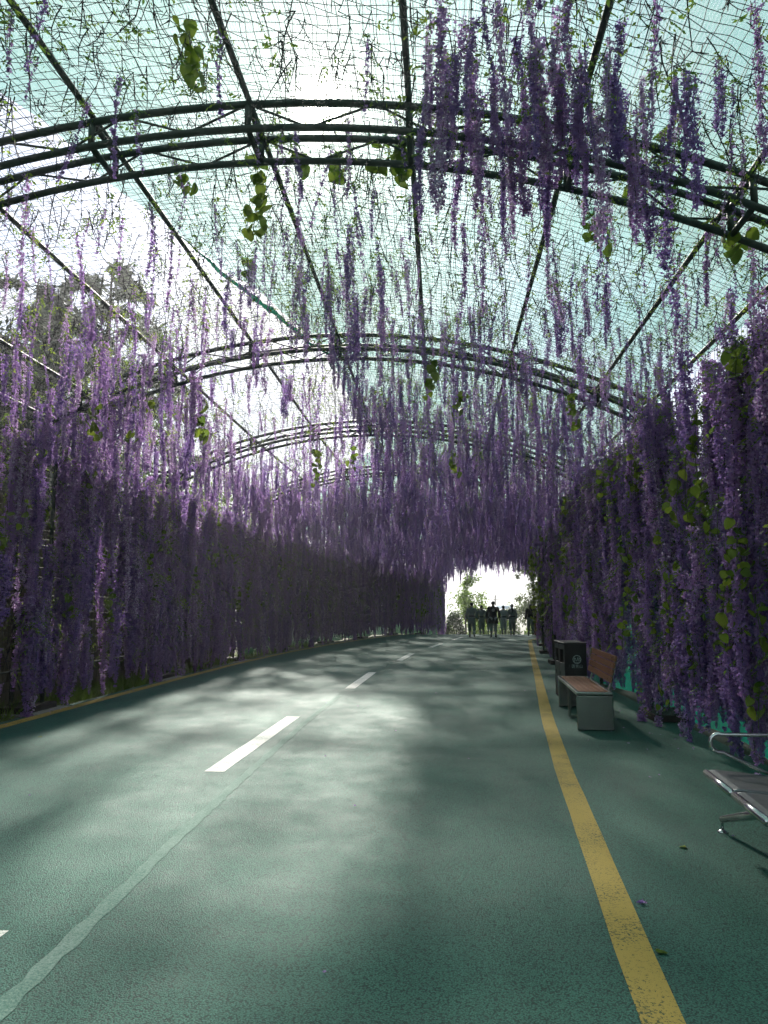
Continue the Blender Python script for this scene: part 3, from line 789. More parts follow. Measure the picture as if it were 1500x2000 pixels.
# ------------------------------------------------------------------ waiting-room seats at the right edge
def seat_row():
    root = empty('metal_seat_row', (1.70, 4.62, 0), R_(-4.5))
    tag(root, 'row of grey metal waiting seats with chrome armrest at the right edge', 'seats')
    y0 = .66
    for i in range(3):
        yc = y0 - .30 - i * .61
        mb = MB(); prof = [(.0, .405), (.012, .430), (.05, .436), (.20, .424), (.36, .408), (.44, .420), (.47, .470), (.55, .80), (.57, .84)]
        vs, fs = [], []
        for (x, z) in prof:
            for yy in (-.265, .265): vs += [(x, yc + yy, z), (x, yc + yy, z - .018)]
        for k in range(len(prof) - 1):
            a, b = 4 * k, 4 * k + 4
            fs += [(a, a + 2, b + 2, b), (a + 1, b + 1, b + 3, a + 3), (a, b, b + 1, a + 1), (a + 2, a + 3, b + 3, b + 2)]
        fs += [(0, 1, 3, 2), (4 * len(prof) - 4, 4 * len(prof) - 2, 4 * len(prof) - 1, 4 * len(prof) - 3)]
        mb.add(vs, fs); st = mb.build('seat_shell', M['seat_metal'], root)
        mb = MB(); mb.tube([(.0, yc - .274, .412), (.0, yc + .274, .412)], .024, 14); mb.build('front_roll', M['chrome'], st, True)
        mb = MB()
        for yy in (-.266, .266): mb.tube([(x, yc + yy, z - .008) for x, z in prof], .011, 8)
        mb.build('side_rim', M['seat_metal'], st, True)
    mb = MB(); mb.box((.30, y0 - .92, .36), (.08, 1.86, .045)); bevel(mb.build('cross_beam', M['chrome'], root), .008)
    for yt, yf, yb in ((.10, .78, .02), (-.95, -.60, -1.30)):
        for ex, yc in ((.12, yf), (.60, yb)):
            mb = MB(); a_, b_ = Vector((.31, yt, .345)), Vector((ex, yc, .085))
            mb.tube([a_, a_ * .5 + b_ * .5 + Vector((0, 0, -.012)), b_], [.034, .030, .022], 12); mb.build('leg', M['chrome'], root, True)
            mb = MB(); mb.tube([(ex, yc, .10), (ex, yc, .02)], .009, 8); mb.lathe([(.035, .0), (.036, .006), (.022, .014), (.008, .022)], (ex, yc, 0), 16); mb.build('foot', M['chrome'], root, True)
    for yc in (y0 - .005, y0 - 1.84):
        mb = MB(); pts = []
        for u in np.linspace(0, 1, 7): pts.append((.52 - .40 * u, yc, .665 - .005 * u))
        for a in np.linspace(80, -80, 8): pts.append((.10 - .06 * math.cos(R_(a)) , yc, .605 + .06 * math.sin(R_(a))))
        for u in np.linspace(0, 1, 5): pts.append((.12 + .30 * u, yc, .543 - .14 * u))
        mb.tube(pts, .0135, 10); mb.build('armrest', M['chrome'], root, True)
seat_row()

# ------------------------------------------------------------------ walkers
def skin_mesh(name, verts, edges, radii, root_i, material, parent, sub=2):
    me = bpy.data.meshes.new(name); me.from_pydata([tuple(v) for v in verts], edges, [])
    o = link(name, me, parent); me.materials.append(material)
    sk = o.modifiers.new('skin', 'SKIN'); sk.use_smooth_shade = True
    layer = me.skin_vertices[0].data
    for i, r in enumerate(radii):
        layer[i].radius = r if hasattr(r, '__len__') else (r, r); layer[i].use_root = (i == root_i)
    m = o.modifiers.new('subsurf', 'SUBSURF'); m.levels = sub; m.render_levels = sub
    dg = bpy.context.evaluated_depsgraph_get(); ev = bpy.data.meshes.new_from_object(o.evaluated_get(dg))
    o.modifiers.clear(); o.data = ev
    ev.materials.clear(); ev.materials.append(material)
    ev.polygons.foreach_set('use_smooth', [True] * len(ev.polygons)); return o
def loft(name, rings, material, parent, n=18, smooth=True, cap=False):
    mb = MB(); vs, fs = [], []
    for (cx_, cy_, z, rx, ry) in rings:
        for k in range(n):
            a = 2 * math.pi * k / n; vs.append((cx_ + rx * math.cos(a), cy_ + ry * math.sin(a), z))
    for i in range(len(rings) - 1):
        for k in range(n): fs.append((i * n + k, i * n + (k + 1) % n, (i + 1) * n + (k + 1) % n, (i + 1) * n + k))
    if cap: fs += [tuple(range(n - 1, -1, -1)), tuple(range((len(rings) - 1) * n, len(rings) * n))]
    mb.add(vs, fs); return mb.build(name, material, parent, smooth)
def person(x, y, H, label, top, low, step=.24, rz=0.0, hair='short', belt=True, skirt=True, build_=.93, arms=(.12, -.12), emblem=False):
    k = H / 1.72; root = empty('person', (x, y, gz(y)), rz); root.scale = (k, k, k); tag(root, label, 'person', 'walkers at the far end')
    b = build_
    # joints: forward is +y; left leg ahead, right leg behind
    hl, hr = Vector((-.09, 0, .90)), Vector((.09, 0, .90))
    kl, kr = Vector((-.10, step * .62, .49)), Vector((.10, -step * .10, .47))
    al, ar = Vector((-.10, step, .09)), Vector((.10, -step * 1.05, .14 if step > .1 else .09))
    tl, tr_ = al + Vector((0, .15, -.055)), ar + Vector((0, .13, -.08 if step > .1 else -.055))
    sl, sr = Vector((-.185 * b, 0, 1.40)), Vector((.185 * b, 0, 1.40))
    el, er = Vector((-.245 * b, arms[0] * .3 - .03, 1.13)), Vector((.245 * b, arms[1] * .3 - .03, 1.13))
    wl_, wr = Vector((-.25 * b, arms[0] + .04, .90)), Vector((.25 * b, arms[1] + .04, .90))
    fl_, fr_ = wl_ + Vector((0, .03, -.15)), wr + Vector((0, .03, -.15))
    V = [Vector((0, 0, .94)), Vector((0, -.01, 1.12)), Vector((0, 0, 1.33)), Vector((0, .0, 1.46)), Vector((0, .02, 1.55)), Vector((0, .025, 1.63)), Vector((0, .02, 1.685)),
         hl, kl, al, tl, hr, kr, ar, tr_, sl, el, wl_, fl_, sr, er, wr, fr_]
    E_ = [(0, 1), (1, 2), (2, 3), (3, 4), (4, 5), (5, 6), (0, 7), (7, 8), (8, 9), (9, 10), (0, 11), (11, 12), (12, 13), (13, 14), (2, 15), (15, 16), (16, 17), (17, 18), (2, 19), (19, 20), (20, 21), (21, 22)]
    Rr = [.13, .115, .125, .055, .062, .082, .06, .085, .058, .042, .032, .085, .058, .042, .032, .058, .043, .032, .022, .058, .043, .032, .022]
    skin_mesh('body', V, E_, Rr, 0, M['skin'], root)
    # face turned away from the camera: nose, ears
    mb = MB()
    mb.tube([(0, .095, 1.60), (0, .118, 1.575), (0, .098, 1.57)], [.008, .014, .006], 6)
    for sx in (-1, 1): mb.tube([(sx * .074, .01, 1.61), (sx * .088, 0, 1.60), (sx * .076, .01, 1.565)], [.006, .013, .006], 6)
    mb.build('face', M['skin'], root, True)
    # trousers: loose, gathered at the shin
    skin_mesh('trousers', [Vector((0, 0, .96)), hl, kl + Vector((0, 0, .06)), kl * .45 + al * .55, hr, kr + Vector((0, 0, .06)), kr * .45 + ar * .55],
              [(0, 1), (1, 2), (2, 3), (0, 4), (4, 5), (5, 6)], [(.15 * b, .13), .115, .105, .075, .115, .105, .075], 0, low, root)
    for kk, aa, tt in ((kl, al, tl), (kr, ar, tr_)):
        mb = MB(); mb.tube([kk * .45 + aa * .55, kk * .2 + aa * .8, aa + Vector((0, 0, .02))], [.056, .052, .05], 10); mb.build('leg_wrap', M['wrap'] if skirt else low, root, True)
        mb = MB(); d = (tt - aa); mb.tube([aa + Vector((0, -.05, -.02)), aa + Vector((0, .02, -.03)), tt + Vector((0, .02, 0))], [.036, .046, .03], 8); mb.build('shoe', M['cloth_black'], root, True)
    # tunic with sleeves
    mb = MB(); n_ = 18; rings = [(.96, .165, .135), (1.06, .158, .13), (1.18, .162, .128), (1.29, .178, .13), (1.37, .180, .12), (1.425, .140, .098), (1.455, .082, .072), (1.485, .062, .060)]
    vs, fs = [], []
    for (z_, rx, ry) in rings:
        for q in range(n_):
            a_ = 2 * math.pi * q / n_; vs.append((rx * b * math.cos(a_), -.005 + ry * math.sin(a_), z_))
    for i_ in range(len(rings) - 1):
        for q in range(n_): fs.append((i_ * n_ + q, i_ * n_ + (q + 1) % n_, (i_ + 1) * n_ + (q + 1) % n_, (i_ + 1) * n_ + q))
    mb.add(vs, fs)
    for (s_, e_, w_) in ((sl, el, wl_), (sr, er, wr)):
        mb.tube([s_ * .72 + Vector((0, 0, .395)), s_ + Vector((0, 0, -.02)), s_ * .5 + e_ * .5, e_, e_ * .4 + w_ * .6, w_ + Vector((0, 0, .03))], [.066, .070, .066, .064, .064, .070], 12)
    mb.build('tunic', top, root, True)
    if skirt:
        loft('tunic_skirt', [(0, 0, 1.06, .165 * b, .135), (0, 0, .95, .185 * b, .155), (0, .01, .80, .205 * b, .185), (0, .01, .66, .215 * b, .21), (0, .01, .655, .20 * b, .195)], top, root)
    if belt:
        loft('belt', [(0, 0, 1.005, .17 * b, .142), (0, 0, 1.01, .182 * b, .152), (0, 0, 1.065, .180 * b, .150), (0, 0, 1.07, .165 * b, .14)], M['cloth_black'], root)
    hz = [(0, .012, 1.725, .012, .012), (0, .005, 1.712, .052, .06), (0, -.002, 1.675, .079, .088), (0, -.008, 1.63, .088, .093), (0, -.022, 1.58, .080, .078), (0, -.034, 1.545, .056, .045)]
    loft('hair', hz[::-1], M['hair'], root, 16, True, True)
    if hair == 'tail':
        mb = MB(); mb.tube([(0, -.075, 1.66), (0, -.13, 1.63), (0, -.15, 1.52), (.01, -.165, 1.36), (0, -.17, 1.22)], [.022, .034, .034, .026, .008], 8); mb.build('ponytail', M['hair'], root, True)
    if hair == 'long':
        mb = MB(); mb.tube([(0, -.05, 1.66), (0, -.085, 1.58), (-.02, -.10, 1.45), (-.03, -.12, 1.30)], [.05, .075, .07, .03], 10); mb.build('long_hair', M['hair'], root, True)
    if emblem:
        mb = MB(); n = 24; vs = []
        for q in range(n):
            a = 2 * math.pi * q / n
            for r in (.040, .068): vs.append((.0 + r * math.cos(a), -.142, 1.29 + r * math.sin(a)))
        mb.add(vs, [(2 * q, 2 * q + 1, (2 * q + 3) % (2 * n), (2 * q + 2) % (2 * n)) for q in range(n)])
        mb.add([(.0 + x_, -.143, 1.29 + z_) for x_, z_ in ((-.02, -.02), (.016, -.024), (.022, .012), (-.006, .024))], [(0, 1, 2, 3)])
        mb.build('emblem', M['logo_white'], root)
    return root
def spot(px, py):
    d = ray(px, py); t = -1.5 / d.z; q = CAM + d * t; return q.x, q.y
x, y = spot(922, 1245); person(x, y, 1.78, 'person in a grey robe with black belt, leftmost of the walkers', M['cloth_grey'], M['trouser'], .24)
x, y = spot(964, 1245); person(x, y, 1.84, 'person in a black top with a round white emblem on the back', M['cloth_black'], M['cloth_pale'], .10, belt=False, build_=1.14, emblem=True)
def behind(px, Y): return at_y(px, 1240, Y).x
person(behind(941, 42.6), 42.6, 1.66, 'person in a grey robe carrying a staff across the shoulders and a red bottle', M['cloth_grey'], M['trouser'], -.2)
person(behind(957.5, 44.5), 44.5, 1.66, 'person in grey mostly hidden behind the black top', M['cloth_pale'], M['cloth_pale'], .22)
person(behind(984, 44.0), 44.0, 1.68, 'person in a pale grey robe just behind the black top', M['cloth_pale'], M['cloth_pale'], -.18)
x, y = spot(1001, 1241); person(x, y, 1.70, 'person in a grey robe with a long braid and black belt', M['cloth_grey'], M['trouser'], -.2, hair='tail')
x, y = spot(1037, 1242); person(x, y, 1.74, 'person with long hair in a black top and grey trousers', M['cloth_black'], M['trouser'], .16, hair='long', belt=False, skirt=False)
mb = MB(); xx = behind(941, 42.6); mb.tube([(xx - .25, 42.58, 1.40), (xx + .42, 42.40, 1.47)], .022, 8)
tag(mb.build('wooden_staff', M['bark'], smooth=True), 'dark staff resting across the shoulders of a grey-robed walker', 'staff')
mb = MB(); mb.lathe([(.03, 0), (.034, .01), (.034, .16), (.015, .20), (.014, .23)], (0, 0, 0), 12); o = mb.build('red_bottle', M['red'], smooth=True); o.location = (behind(951, 42.6), 42.6, gz(42.6) + .62)
tag(o, 'small red bottle held by the walker with the staff', 'bottle')
# red box post against the right wall, parasol, pole with cross arm
mb = MB(); q = at_y(1048.5, 1240, 42.2); mb.box((0, 0, .55), (.28, .3, 1.1)); mb.box((0, 0, 1.13), (.34, .36, .06)); o = mb.build('red_box', M['red']); bevel(o, .015); o.location = (q.x, q.y, gz(q.y))
tag(o, 'dull red box post beside the far right wall', 'box')
def parasol():
    q = at_y(981, 1186, 66); root = empty('parasol', (q.x, 66, gz(66))); tag(root, 'pale blue parasol far behind the walkers', 'parasol')
    top = q.z + .28 - gz(66)
    mb = MB(); mb.tube([(0, 0, 0), (0, 0, top)], .03, 8); mb.build('pole', M['steel'], root)
    mb = MB(); n = 8; vs = [(0, 0, top)]
    for k in range(n):
        a = 2 * math.pi * k / n; vs.append((.75 * math.cos(a), .75 * math.sin(a), top - .18))
    for k in range(n):
        a = 2 * math.pi * k / n; vs.append((1.15 * math.cos(a), 1.15 * math.sin(a), top - .42))
    fs = [(0, 1 + k, 1 + (k + 1) % n) for k in range(n)] + [(1 + k, 1 + n + k, 1 + n + (k + 1) % n, 1 + (k + 1) % n) for k in range(n)]
    mb.add(vs, fs); o = mb.build('canopy', simple('parasol_blue', (.42, .52, .58), (.34, .45, .52), .8), root)
    m = o.modifiers.new('solid', 'SOLIDIFY'); m.thickness = .01
parasol()
q = at_y(967, 1162, 90); root = empty('utility_pole', (q.x, 90, gz(90))); tag(root, 'thin utility pole with a cross arm against the far sky', 'pole')
mb = MB(); mb.tube([(0, 0, 0), (0, 0, q.z - gz(90))], .09, 8); mb.build('pole', M['concrete'], root)
mb = MB(); mb.box((0, 0, q.z - gz(90) - .58), (1.4, .1, .1)); mb.build('cross_arm', M['base_black'], root)
for i, dz in enumerate((0, -.9)):
    mb = MB(); zt = q.z - .58 + dz
    mb.tube([(q.x + .6 + u * 14, 90 - u * 22, zt - 4.5 * u + 2.0 * u * u) for u in np.linspace(0, 1, 9)], .012, 4)
    tag(mb.build('overhead_wire', M['twig']), 'overhead wire running right from the utility pole, ' + ('upper' if i == 0 else 'lower') + ' one', 'wire')

# ------------------------------------------------------------------ wisteria strands
def arr(l): return np.array(l, dtype=np.float64)
def petals(rs, centers, size):
    """small florets: each three cupped petals"""
    out = []
    n = len(centers)
    for _ in range(3):
        d = rs.normal(size=(n, 3)); d[:, 2] -= .35; d /= np.linalg.norm(d, axis=1, keepdims=True)
        r = rs.normal(size=(n, 3)); u = np.cross(d, r); u /= np.linalg.norm(u, axis=1, keepdims=True) + 1e-9
        w = np.cross(d, u)
        L = size * rs.uniform(.65, 1.25, (n, 1)); q = L * rs.uniform(.36, .5, (n, 1))
        c = centers
        out.append(np.stack([c, c + d * L * .55 + u * q + w * L * .10, c + d * L + w * L * .28, c + d * L * .55 - u * q + w * L * .10], 1))
    V = np.concatenate(out).reshape(-1, 3); return V, np.arange(len(V)).reshape(-1, 4)
def leaflets(rs, where, k=9, size=.045):
    """pinnate sprigs hanging off points: list of (point, direction, length)"""
    Vs = []
    for (p, d, ln) in where:
        d = d / np.linalg.norm(d); side = np.cross(d, [0, 0, 1.0]); side /= np.linalg.norm(side) + 1e-9
        for i in range(k):
            t = (i // 2 + 1) / (k / 2 + .5); sg = 1 if i % 2 else -1
            if i == k - 1: sg = 0; t = 1.05
            c = p + d * ln * t + np.array([0, 0, -.25 * ln * t * t])
            dr = side * sg * .9 + d * .55 + np.array([0, 0, -.35]) + rs.normal(size=3) * .22
            if sg == 0: dr = d + np.array([0, 0, -.4])
            dr /= np.linalg.norm(dr); L = size * rs.uniform(.75, 1.25); u = np.cross(dr, rs.normal(size=3)); u /= np.linalg.norm(u) + 1e-9
            Vs.append(np.stack([c, c + dr * L * .45 + u * L * .24, c + dr * L, c + dr * L * .45 - u * L * .24]))
    if not Vs: return np.zeros((0, 3)), np.zeros((0, 4), int)
    V = np.concatenate(Vs); return V, np.arange(len(V)).reshape(-1, 4)
def stem_geo(pts, r, n=4):
    mb = MB(); mb.tube(pts, r, n, False); return arr(mb.v), arr(mb.f).astype(int)
def strand_kind(seed, L, dens=1.0, wid=1.0, sprigs=4, spread=1.0):
    """hanging garland: cord, several tapering bunches of florets, sprigs of leaflets"""
    rs = np.random.RandomState(seed); n = int(L * 320 * dens)
    sway = lambda z: np.stack([.03 * np.sin(z * 3 + seed), .03 * np.cos(z * 2.3 + seed * 2), -z], -1)
    nb = max(2, int(round(L / .42))); edges = np.sort(np.concatenate([[.06 * L], rs.uniform(.12, .88, nb - 1) * L, [L]]))
    bw = rs.uniform(.6, 1.25, nb)
    b = rs.choice(nb, n, p=(np.diff(edges) * bw) / np.sum(np.diff(edges) * bw)); t = rs.beta(1.05, 1.35, n)
    z = edges[b] + (edges[b + 1] - edges[b]) * t * 1.18
    rad = wid * bw[b] * (.078 * (1 - t) ** .8 + .014) * np.sqrt(rs.uniform(.02, 1, n))
    a = rs.uniform(0, 6.283, n); off = np.stack([rad * np.cos(a), rad * np.sin(a), rs.normal(size=n) * .012], -1) * np.array([spread, spread, 1])
    pet = petals(rs, sway(z) + off, .029)
    w = []
    for _ in range(sprigs):
        z0 = abs(rs.normal()) * .22 * L if rs.rand() < .7 else rs.uniform(0, L * .8); aa = rs.uniform(0, 6.283)
        w.append((sway(np.array([z0]))[0], np.array([math.cos(aa), math.sin(aa), -.5]), rs.uniform(.12, .20)))
    lf = leaflets(rs, w)
    zz = np.linspace(0, L * .97, 8); st = stem_geo([tuple(q) for q in sway(zz)], [.0035] * 8)
    return dict(L=L, stem=st, blossoms=pet, leaflets=lf)
KINDS = [strand_kind(1, 1.15, 1.0, .9, 4), strand_kind(2, 1.45, 1.0, 1.0, 9), strand_kind(3, .85, .8, .8, 9), strand_kind(4, 1.3, 1.3, 1.25, 3),
         strand_kind(5, 1.6, .8, .75, 11), strand_kind(6, 1.0, 1.4, 1.15, 2), strand_kind(7, 1.25, .55, .7, 14), strand_kind(8, .7, .7, .65, 6),
         strand_kind(9, 1.1, .42, .62, 3), strand_kind(10, 1.5, 1.2, 1.0, 2),
         strand_kind(11, .95, .24, .42, 7), strand_kind(12, .75, .18, .36, 8), strand_kind(13, 1.2, .28, .45, 6)]
PARTM = dict(stem=M['stem'], blossoms=M['petal'], leaflets=M['sprig'])
for i, k in enumerate(KINDS):
    k['me'] = {p: np_mesh(p, *k[p], PARTM[p]) for p in PARTM}
proto_col = bpy.data.collections.new('strand_prototypes')
def joined(parts, name, mats):
    Vs, Fs, Ms, b = [], [], [], 0
    for mi, (V, F) in enumerate(parts):
        if len(V) == 0: continue
        Vs.append(V); Fs.append(F + b); Ms.append(np.full(len(F), mi)); b += len(V)
    return np_mesh(name, np.concatenate(Vs), np.concatenate(Fs), mats, np.concatenate(Ms))
for i, k in enumerate(KINDS):
    me = joined([k['stem'], k['blossoms'], k['leaflets']], 'wisteria_strand', list(PARTM.values()))
    proto_col.objects.link(bpy.data.objects.new('wisteria_strand_%02d' % i, me))
# bare twigs with stubs, some with a few leaflets
def twig_kind(seed):
    rs = np.random.RandomState(seed); L = rs.uniform(.22, .6); mb = MB(); pts = []
    p = np.zeros(3); d = np.array([rs.normal() * .2, rs.normal() * .2, -1.0])
    for i in range(6):
        pts.append(tuple(p)); d = d + rs.normal(size=3) * np.array([.15, .15, .05]); d /= np.linalg.norm(d); p = p + d * L / 5
    mb.tube(pts, [.0055, .0053, .0048, .0044, .0038, .0028], 3, False)
    w = []
    for i in range(rs.randint(3, 7)):
        q = np.array(pts[rs.randint(0, 6)]) + rs.normal(size=3) * .004; dd = rs.normal(size=3); dd[2] = -abs(dd[2]) * .6; dd /= np.linalg.norm(dd)
        e = q + dd * rs.uniform(.03, .10); mb.tube([tuple(q), tuple(e)], [.0042, .0026], 3, False)
        if rs.rand() < (.04 if seed % 3 else .45): w.append((e, dd, rs.uniform(.06, .12)))
    lf = leaflets(rs, w, 7, .040)
    return joined([(arr(mb.v), arr(mb.f).astype(int)), lf], 'bare_twig', [M['twig'], M['sprig']])
twig_col = bpy.data.collections.new('twig_prototypes')
for i in range(9): twig_col.objects.link(bpy.data.objects.new('bare_twig_%02d' % i, twig_kind(100 + i)))

def scatter(name, coll, pts, idx, rot, scl):
    """one object of many strands set on points"""
    me = bpy.data.meshes.new(name); me.vertices.add(len(pts)); me.vertices.foreach_set('co', np.asarray(pts, np.float32).ravel())
    a = me.attributes.new('kind', 'INT', 'POINT'); a.data.foreach_set('value', np.asarray(idx, np.int32))
    a = me.attributes.new('turn', 'FLOAT_VECTOR', 'POINT'); a.data.foreach_set('vector', np.asarray(rot, np.float32).ravel())
    a = me.attributes.new('size', 'FLOAT_VECTOR', 'POINT'); a.data.foreach_set('vector', np.asarray(scl, np.float32).ravel())
    o = link(name, me)
    ng = bpy.data.node_groups.new(name, 'GeometryNodeTree')
    ng.interface.new_socket('Geometry', in_out='INPUT', socket_type='NodeSocketGeometry'); ng.interface.new_socket('Geometry', in_out='OUTPUT', socket_type='NodeSocketGeometry')
    gi, go = ng.nodes.new('NodeGroupInput'), ng.nodes.new('NodeGroupOutput')
    m2p = ng.nodes.new('GeometryNodeMeshToPoints'); ip = ng.nodes.new('GeometryNodeInstanceOnPoints'); ci = ng.nodes.new('GeometryNodeCollectionInfo')
    ci.inputs['Collection'].default_value = coll; ci.inputs['Separate Children'].default_value = True; ci.inputs['Reset Children'].default_value = True
    def attr(nm, ty):
        n = ng.nodes.new('GeometryNodeInputNamedAttribute'); n.data_type = ty; n.inputs['Name'].default_value = nm
        return [s for s in n.outputs if s.enabled and s.name == 'Attribute'][0]
    L = ng.links
    e2r = ng.nodes.new('FunctionNodeEulerToRotation')
    L.new(gi.outputs[0], m2p.inputs['Mesh']); L.new(m2p.outputs[0], ip.inputs['Points']); L.new(ci.outputs[0], ip.inputs['Instance'])
    ip.inputs['Pick Instance'].default_value = True
    L.new(attr('kind', 'INT'), ip.inputs['Instance Index']); L.new(attr('turn', 'FLOAT_VECTOR'), e2r.inputs[0]); L.new(e2r.outputs[0], ip.inputs['Rotation'])
    L.new(attr('size', 'FLOAT_VECTOR'), ip.inputs['Scale']); L.new(ip.outputs[0], go.inputs[0])
    md = o.modifiers.new('scatter', 'NODES'); md.node_group = ng; return o

rs = np.random.RandomState(42)
ST = []                                              # (point, kind, rot, scale, zone)
def hang(p, kind=None, sc=1.0, zone='roof', tilt=.05):
    if kind is None: kind = rs.choice(10, p=[.13, .13, .12, .10, .10, .11, .09, .08, .06, .08])
    w = sc * rs.uniform(.85, 1.15)
    ST.append((tuple(p), int(kind), (rs.normal() * tilt, rs.normal() * tilt, rs.uniform(0, 6.28)), (w, w, sc * rs.uniform(.8, 1.2)), zone))
def nz2(x, y, f, o=0): return mnoise.noise(Vector((x * f, y * f, o)))
# roof
def roof_density(s, l):
    x = CX + l
    d = float(np.interp(s, [0, 4.5, 7, 8.5, 11, 14, 18, 24, 52], [.9, 1.5, 1.7, 1.8, 3.2, 5.6, 10.0, 13, 14.0]))
    if l < -2.2: d *= float(np.interp(s, [0, 5, 8, 10.5, 12, 19, 22], [1.0, 1.2, 1.8, 1.6, .6, .4, 1.2]))
    elif l < -.2: d *= float(np.interp(s, [0, 10, 12, 19, 22], [1.0, .8, .35, .3, 1.0]))
    if s < 7.5 and -2.2 < l < 1.4: d *= .25
    if l > -.2: d *= float(np.interp(s, [7, 9, 13, 17], [1.0, 1.7, 1.6, 1.0]))
    if l > 2.8: d *= 1.4
    if l < -3.3 and s > 11: d *= 3.2
    d *= 1 + 1.1 * nz2(s, l, .9, 3.3)
    return max(d, .15)
for _ in range(10400):
    s, l = rs.uniform(2.2, 50.5), rs.uniform(-4.35, 4.45)
    if rs.rand() * 19 > roof_density(s, l): continue
    big = 1.0
    if s < 8: sc = rs.uniform(.45, .85); kd = rs.choice([2, 6, 7, 8, 8, 7, 0, 10, 11, 12])
    else: sc = rs.uniform(.36, .78) * float(np.interp(s, [8, 16, 24, 40], [.85, .9, 1.15, 1.3])); kd = None
    hang(P3(s, l, arch_z(l, .24)), kd, sc, 'roof')
for _ in range(1500):                                 # fine wispy strands all over the near canopy
    s, l = 3.4 + 16 * rs.rand(), rs.uniform(-4.35, 4.45)
    if rs.rand() > (.28 if (l < .2 and s > 10.5) else 1.0) * float(np.interp(s, [3, 5.5, 7, 9, 20], [.15, .3, .6, .9, .8])) * (1 + .8 * nz2(s, l, 1.3, 7.7)): continue
    hang(P3(s, l, arch_z(l, .24) - rs.uniform(0, .25)), rs.choice([10, 11, 12, 8, 11]), rs.uniform(.38, .75), 'roof', .08)
for _ in range(80):                                   # sunlit mass along the open left eave
    s = rs.normal(11.3, 1.5); l = rs.uniform(-4.3, -2.2)
    if s < 8.2: continue
    hang(P3(s, l, arch_z(l, .24) - rs.uniform(0, .5)), rs.choice([0, 1, 3, 5, 6, 9, 2]), rs.uniform(.5, .85), 'roof')
# heavy cluster near the upper right
for _ in range(92):
    s = rs.normal(4.75, .48); l = 1.45 + 1.7 * rs.beta(1.2, 1.2) - .22 * (s - 4.7)
    if s < 3.6: continue
    hang(P3(s, l, arch_z(l, .24) - rs.choice([0, 0, .1, .3, .4])), rs.choice([1, 3, 5, 9, 0, 4, 6, 8, 4, 6, 12]), rs.uniform(.32, .62), 'roof')
# left wall
def wall(sd, n, s0, s1, fn, zone):
    for _ in range(n):
        s = rs.uniform(s0, s1); z = rs.uniform(.75, 4.5)
        if rs.rand() > fn(s, z): continue
        l = sd * (HW - abs(rs.normal()) * .14 - .02 + (float(np.interp(s, [14, 21, 50], [0, .36, .36])) if sd > 0 else 0)); kd = None
        sc = rs.uniform(.7, 1.1)
        L = KINDS[0]['L']
        zt = min(z, 4.25 - .35 * rs.rand())
        if zt < 1.35: kd = rs.choice([0, 2, 5, 7]); sc = min(sc, max(.40, (zt - rs.uniform(.02, .55)) / 1.25))
        hang(P3(s, l, zt), kd, sc, zone, .03)
def f_left(s, z):
    d = float(np.interp(s, [2, 7, 11, 14, 22], [.30, .50, .80, 1.0, 1.0]))
    c = nz2(s, z * .25, 1.35, 8.1)
    d *= float(np.clip(.78 + 2.4 * c, .06, 1.7)) if s < 15 else float(np.clip(1 + .6 * c, .3, 1.5))
    if z > 2.7 and s < 9.5: d *= .2
    return d
wall(-1, 4300, 2.5, 50.3, f_left, 'left')
def f_right(s, z):
    c = nz2(s, z * .3, 1.2, 2.2)
    d = float(np.clip(.95 + 1.1 * c, .2, 1.5)) * float(np.interp(s, [3, 6, 10, 52], [.95, 1.0, 1.0, .95]))
    if z > 2.9 and s < 12: d *= .85
    return d
wall(1, 4700, 3.0, 50, f_right, 'right')

def screen_size(p, L):
    q = project((p[0], p[1], p[2] - L * .5))
    if q is None or not (-30 < q[0] < 1530 and -40 < q[1] < 2000): return 0
    return L / q[2]
sizes = np.array([screen_size(t[0], KINDS[t[1]]['L'] * t[3][2]) for t in ST]); order = np.argsort(-sizes)
chosen = set(order[:300].tolist())
def bay(s):
    return 'before the first arch' if s < 5.4 else f'past the {ORD[int((s - 5.4) // 5.1)]} arch'
ADJ = ['medium', 'long', 'short leafy', 'thick long', 'slender long', 'thick', 'sparse leafy', 'small leafy', 'thin sparse', 'long dense', 'fine wispy', 'fine leafy', 'long wispy']
NTH = ['', 'second ', 'third ', 'fourth ', 'fifth ', 'sixth ', 'seventh ', 'eighth ', 'ninth ', 'tenth ', 'eleventh ', 'twelfth ', 'thirteenth ', 'fourteenth ', 'fifteenth ', 'sixteenth ', 'seventeenth ', 'eighteenth ', 'nineteenth ', 'twentieth ', 'twenty-first '] + ['twenty-%s ' % w for w in ('second', 'third', 'fourth', 'fifth', 'sixth', 'seventh', 'eighth', 'ninth')]
def zone_words(t_):
    p, kd, rot, sc, zone = t_
    if zone == 'roof':
        l = p[0] - CX; where = ('left third' if l < -1.45 else ('middle third' if l < 1.45 else 'right third')) + ' of roof'
    else:
        where = ('upper part' if p[2] > 2.9 else ('middle part' if p[2] > 1.7 else 'foot')) + f' of {zone} wall'
    return where + ' ' + bay(p[1])
groups = {}
for i in sorted(chosen, key=lambda q: ST[q][0][1]): groups.setdefault((ADJ[ST[i][1]], zone_words(ST[i])), []).append(i)
for (adj, where), members in groups.items():
    for n_, i in enumerate(members):
        p, kd, rot, sc, zone = ST[i]
        root = empty('wisteria_strand', p); root.rotation_euler = rot; root.scale = sc; root.empty_display_size = .05
        lab = f'{adj} purple wisteria strand, {where}' + (f', {NTH[min(n_, 28)]}nearest' if len(members) > 1 else '')
        tag(root, lab, 'wisteria strand', 'wisteria strands, ' + where)
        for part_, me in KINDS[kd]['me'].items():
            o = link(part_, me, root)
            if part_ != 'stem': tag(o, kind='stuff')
rest = [t for i, t in enumerate(ST) if i not in chosen]
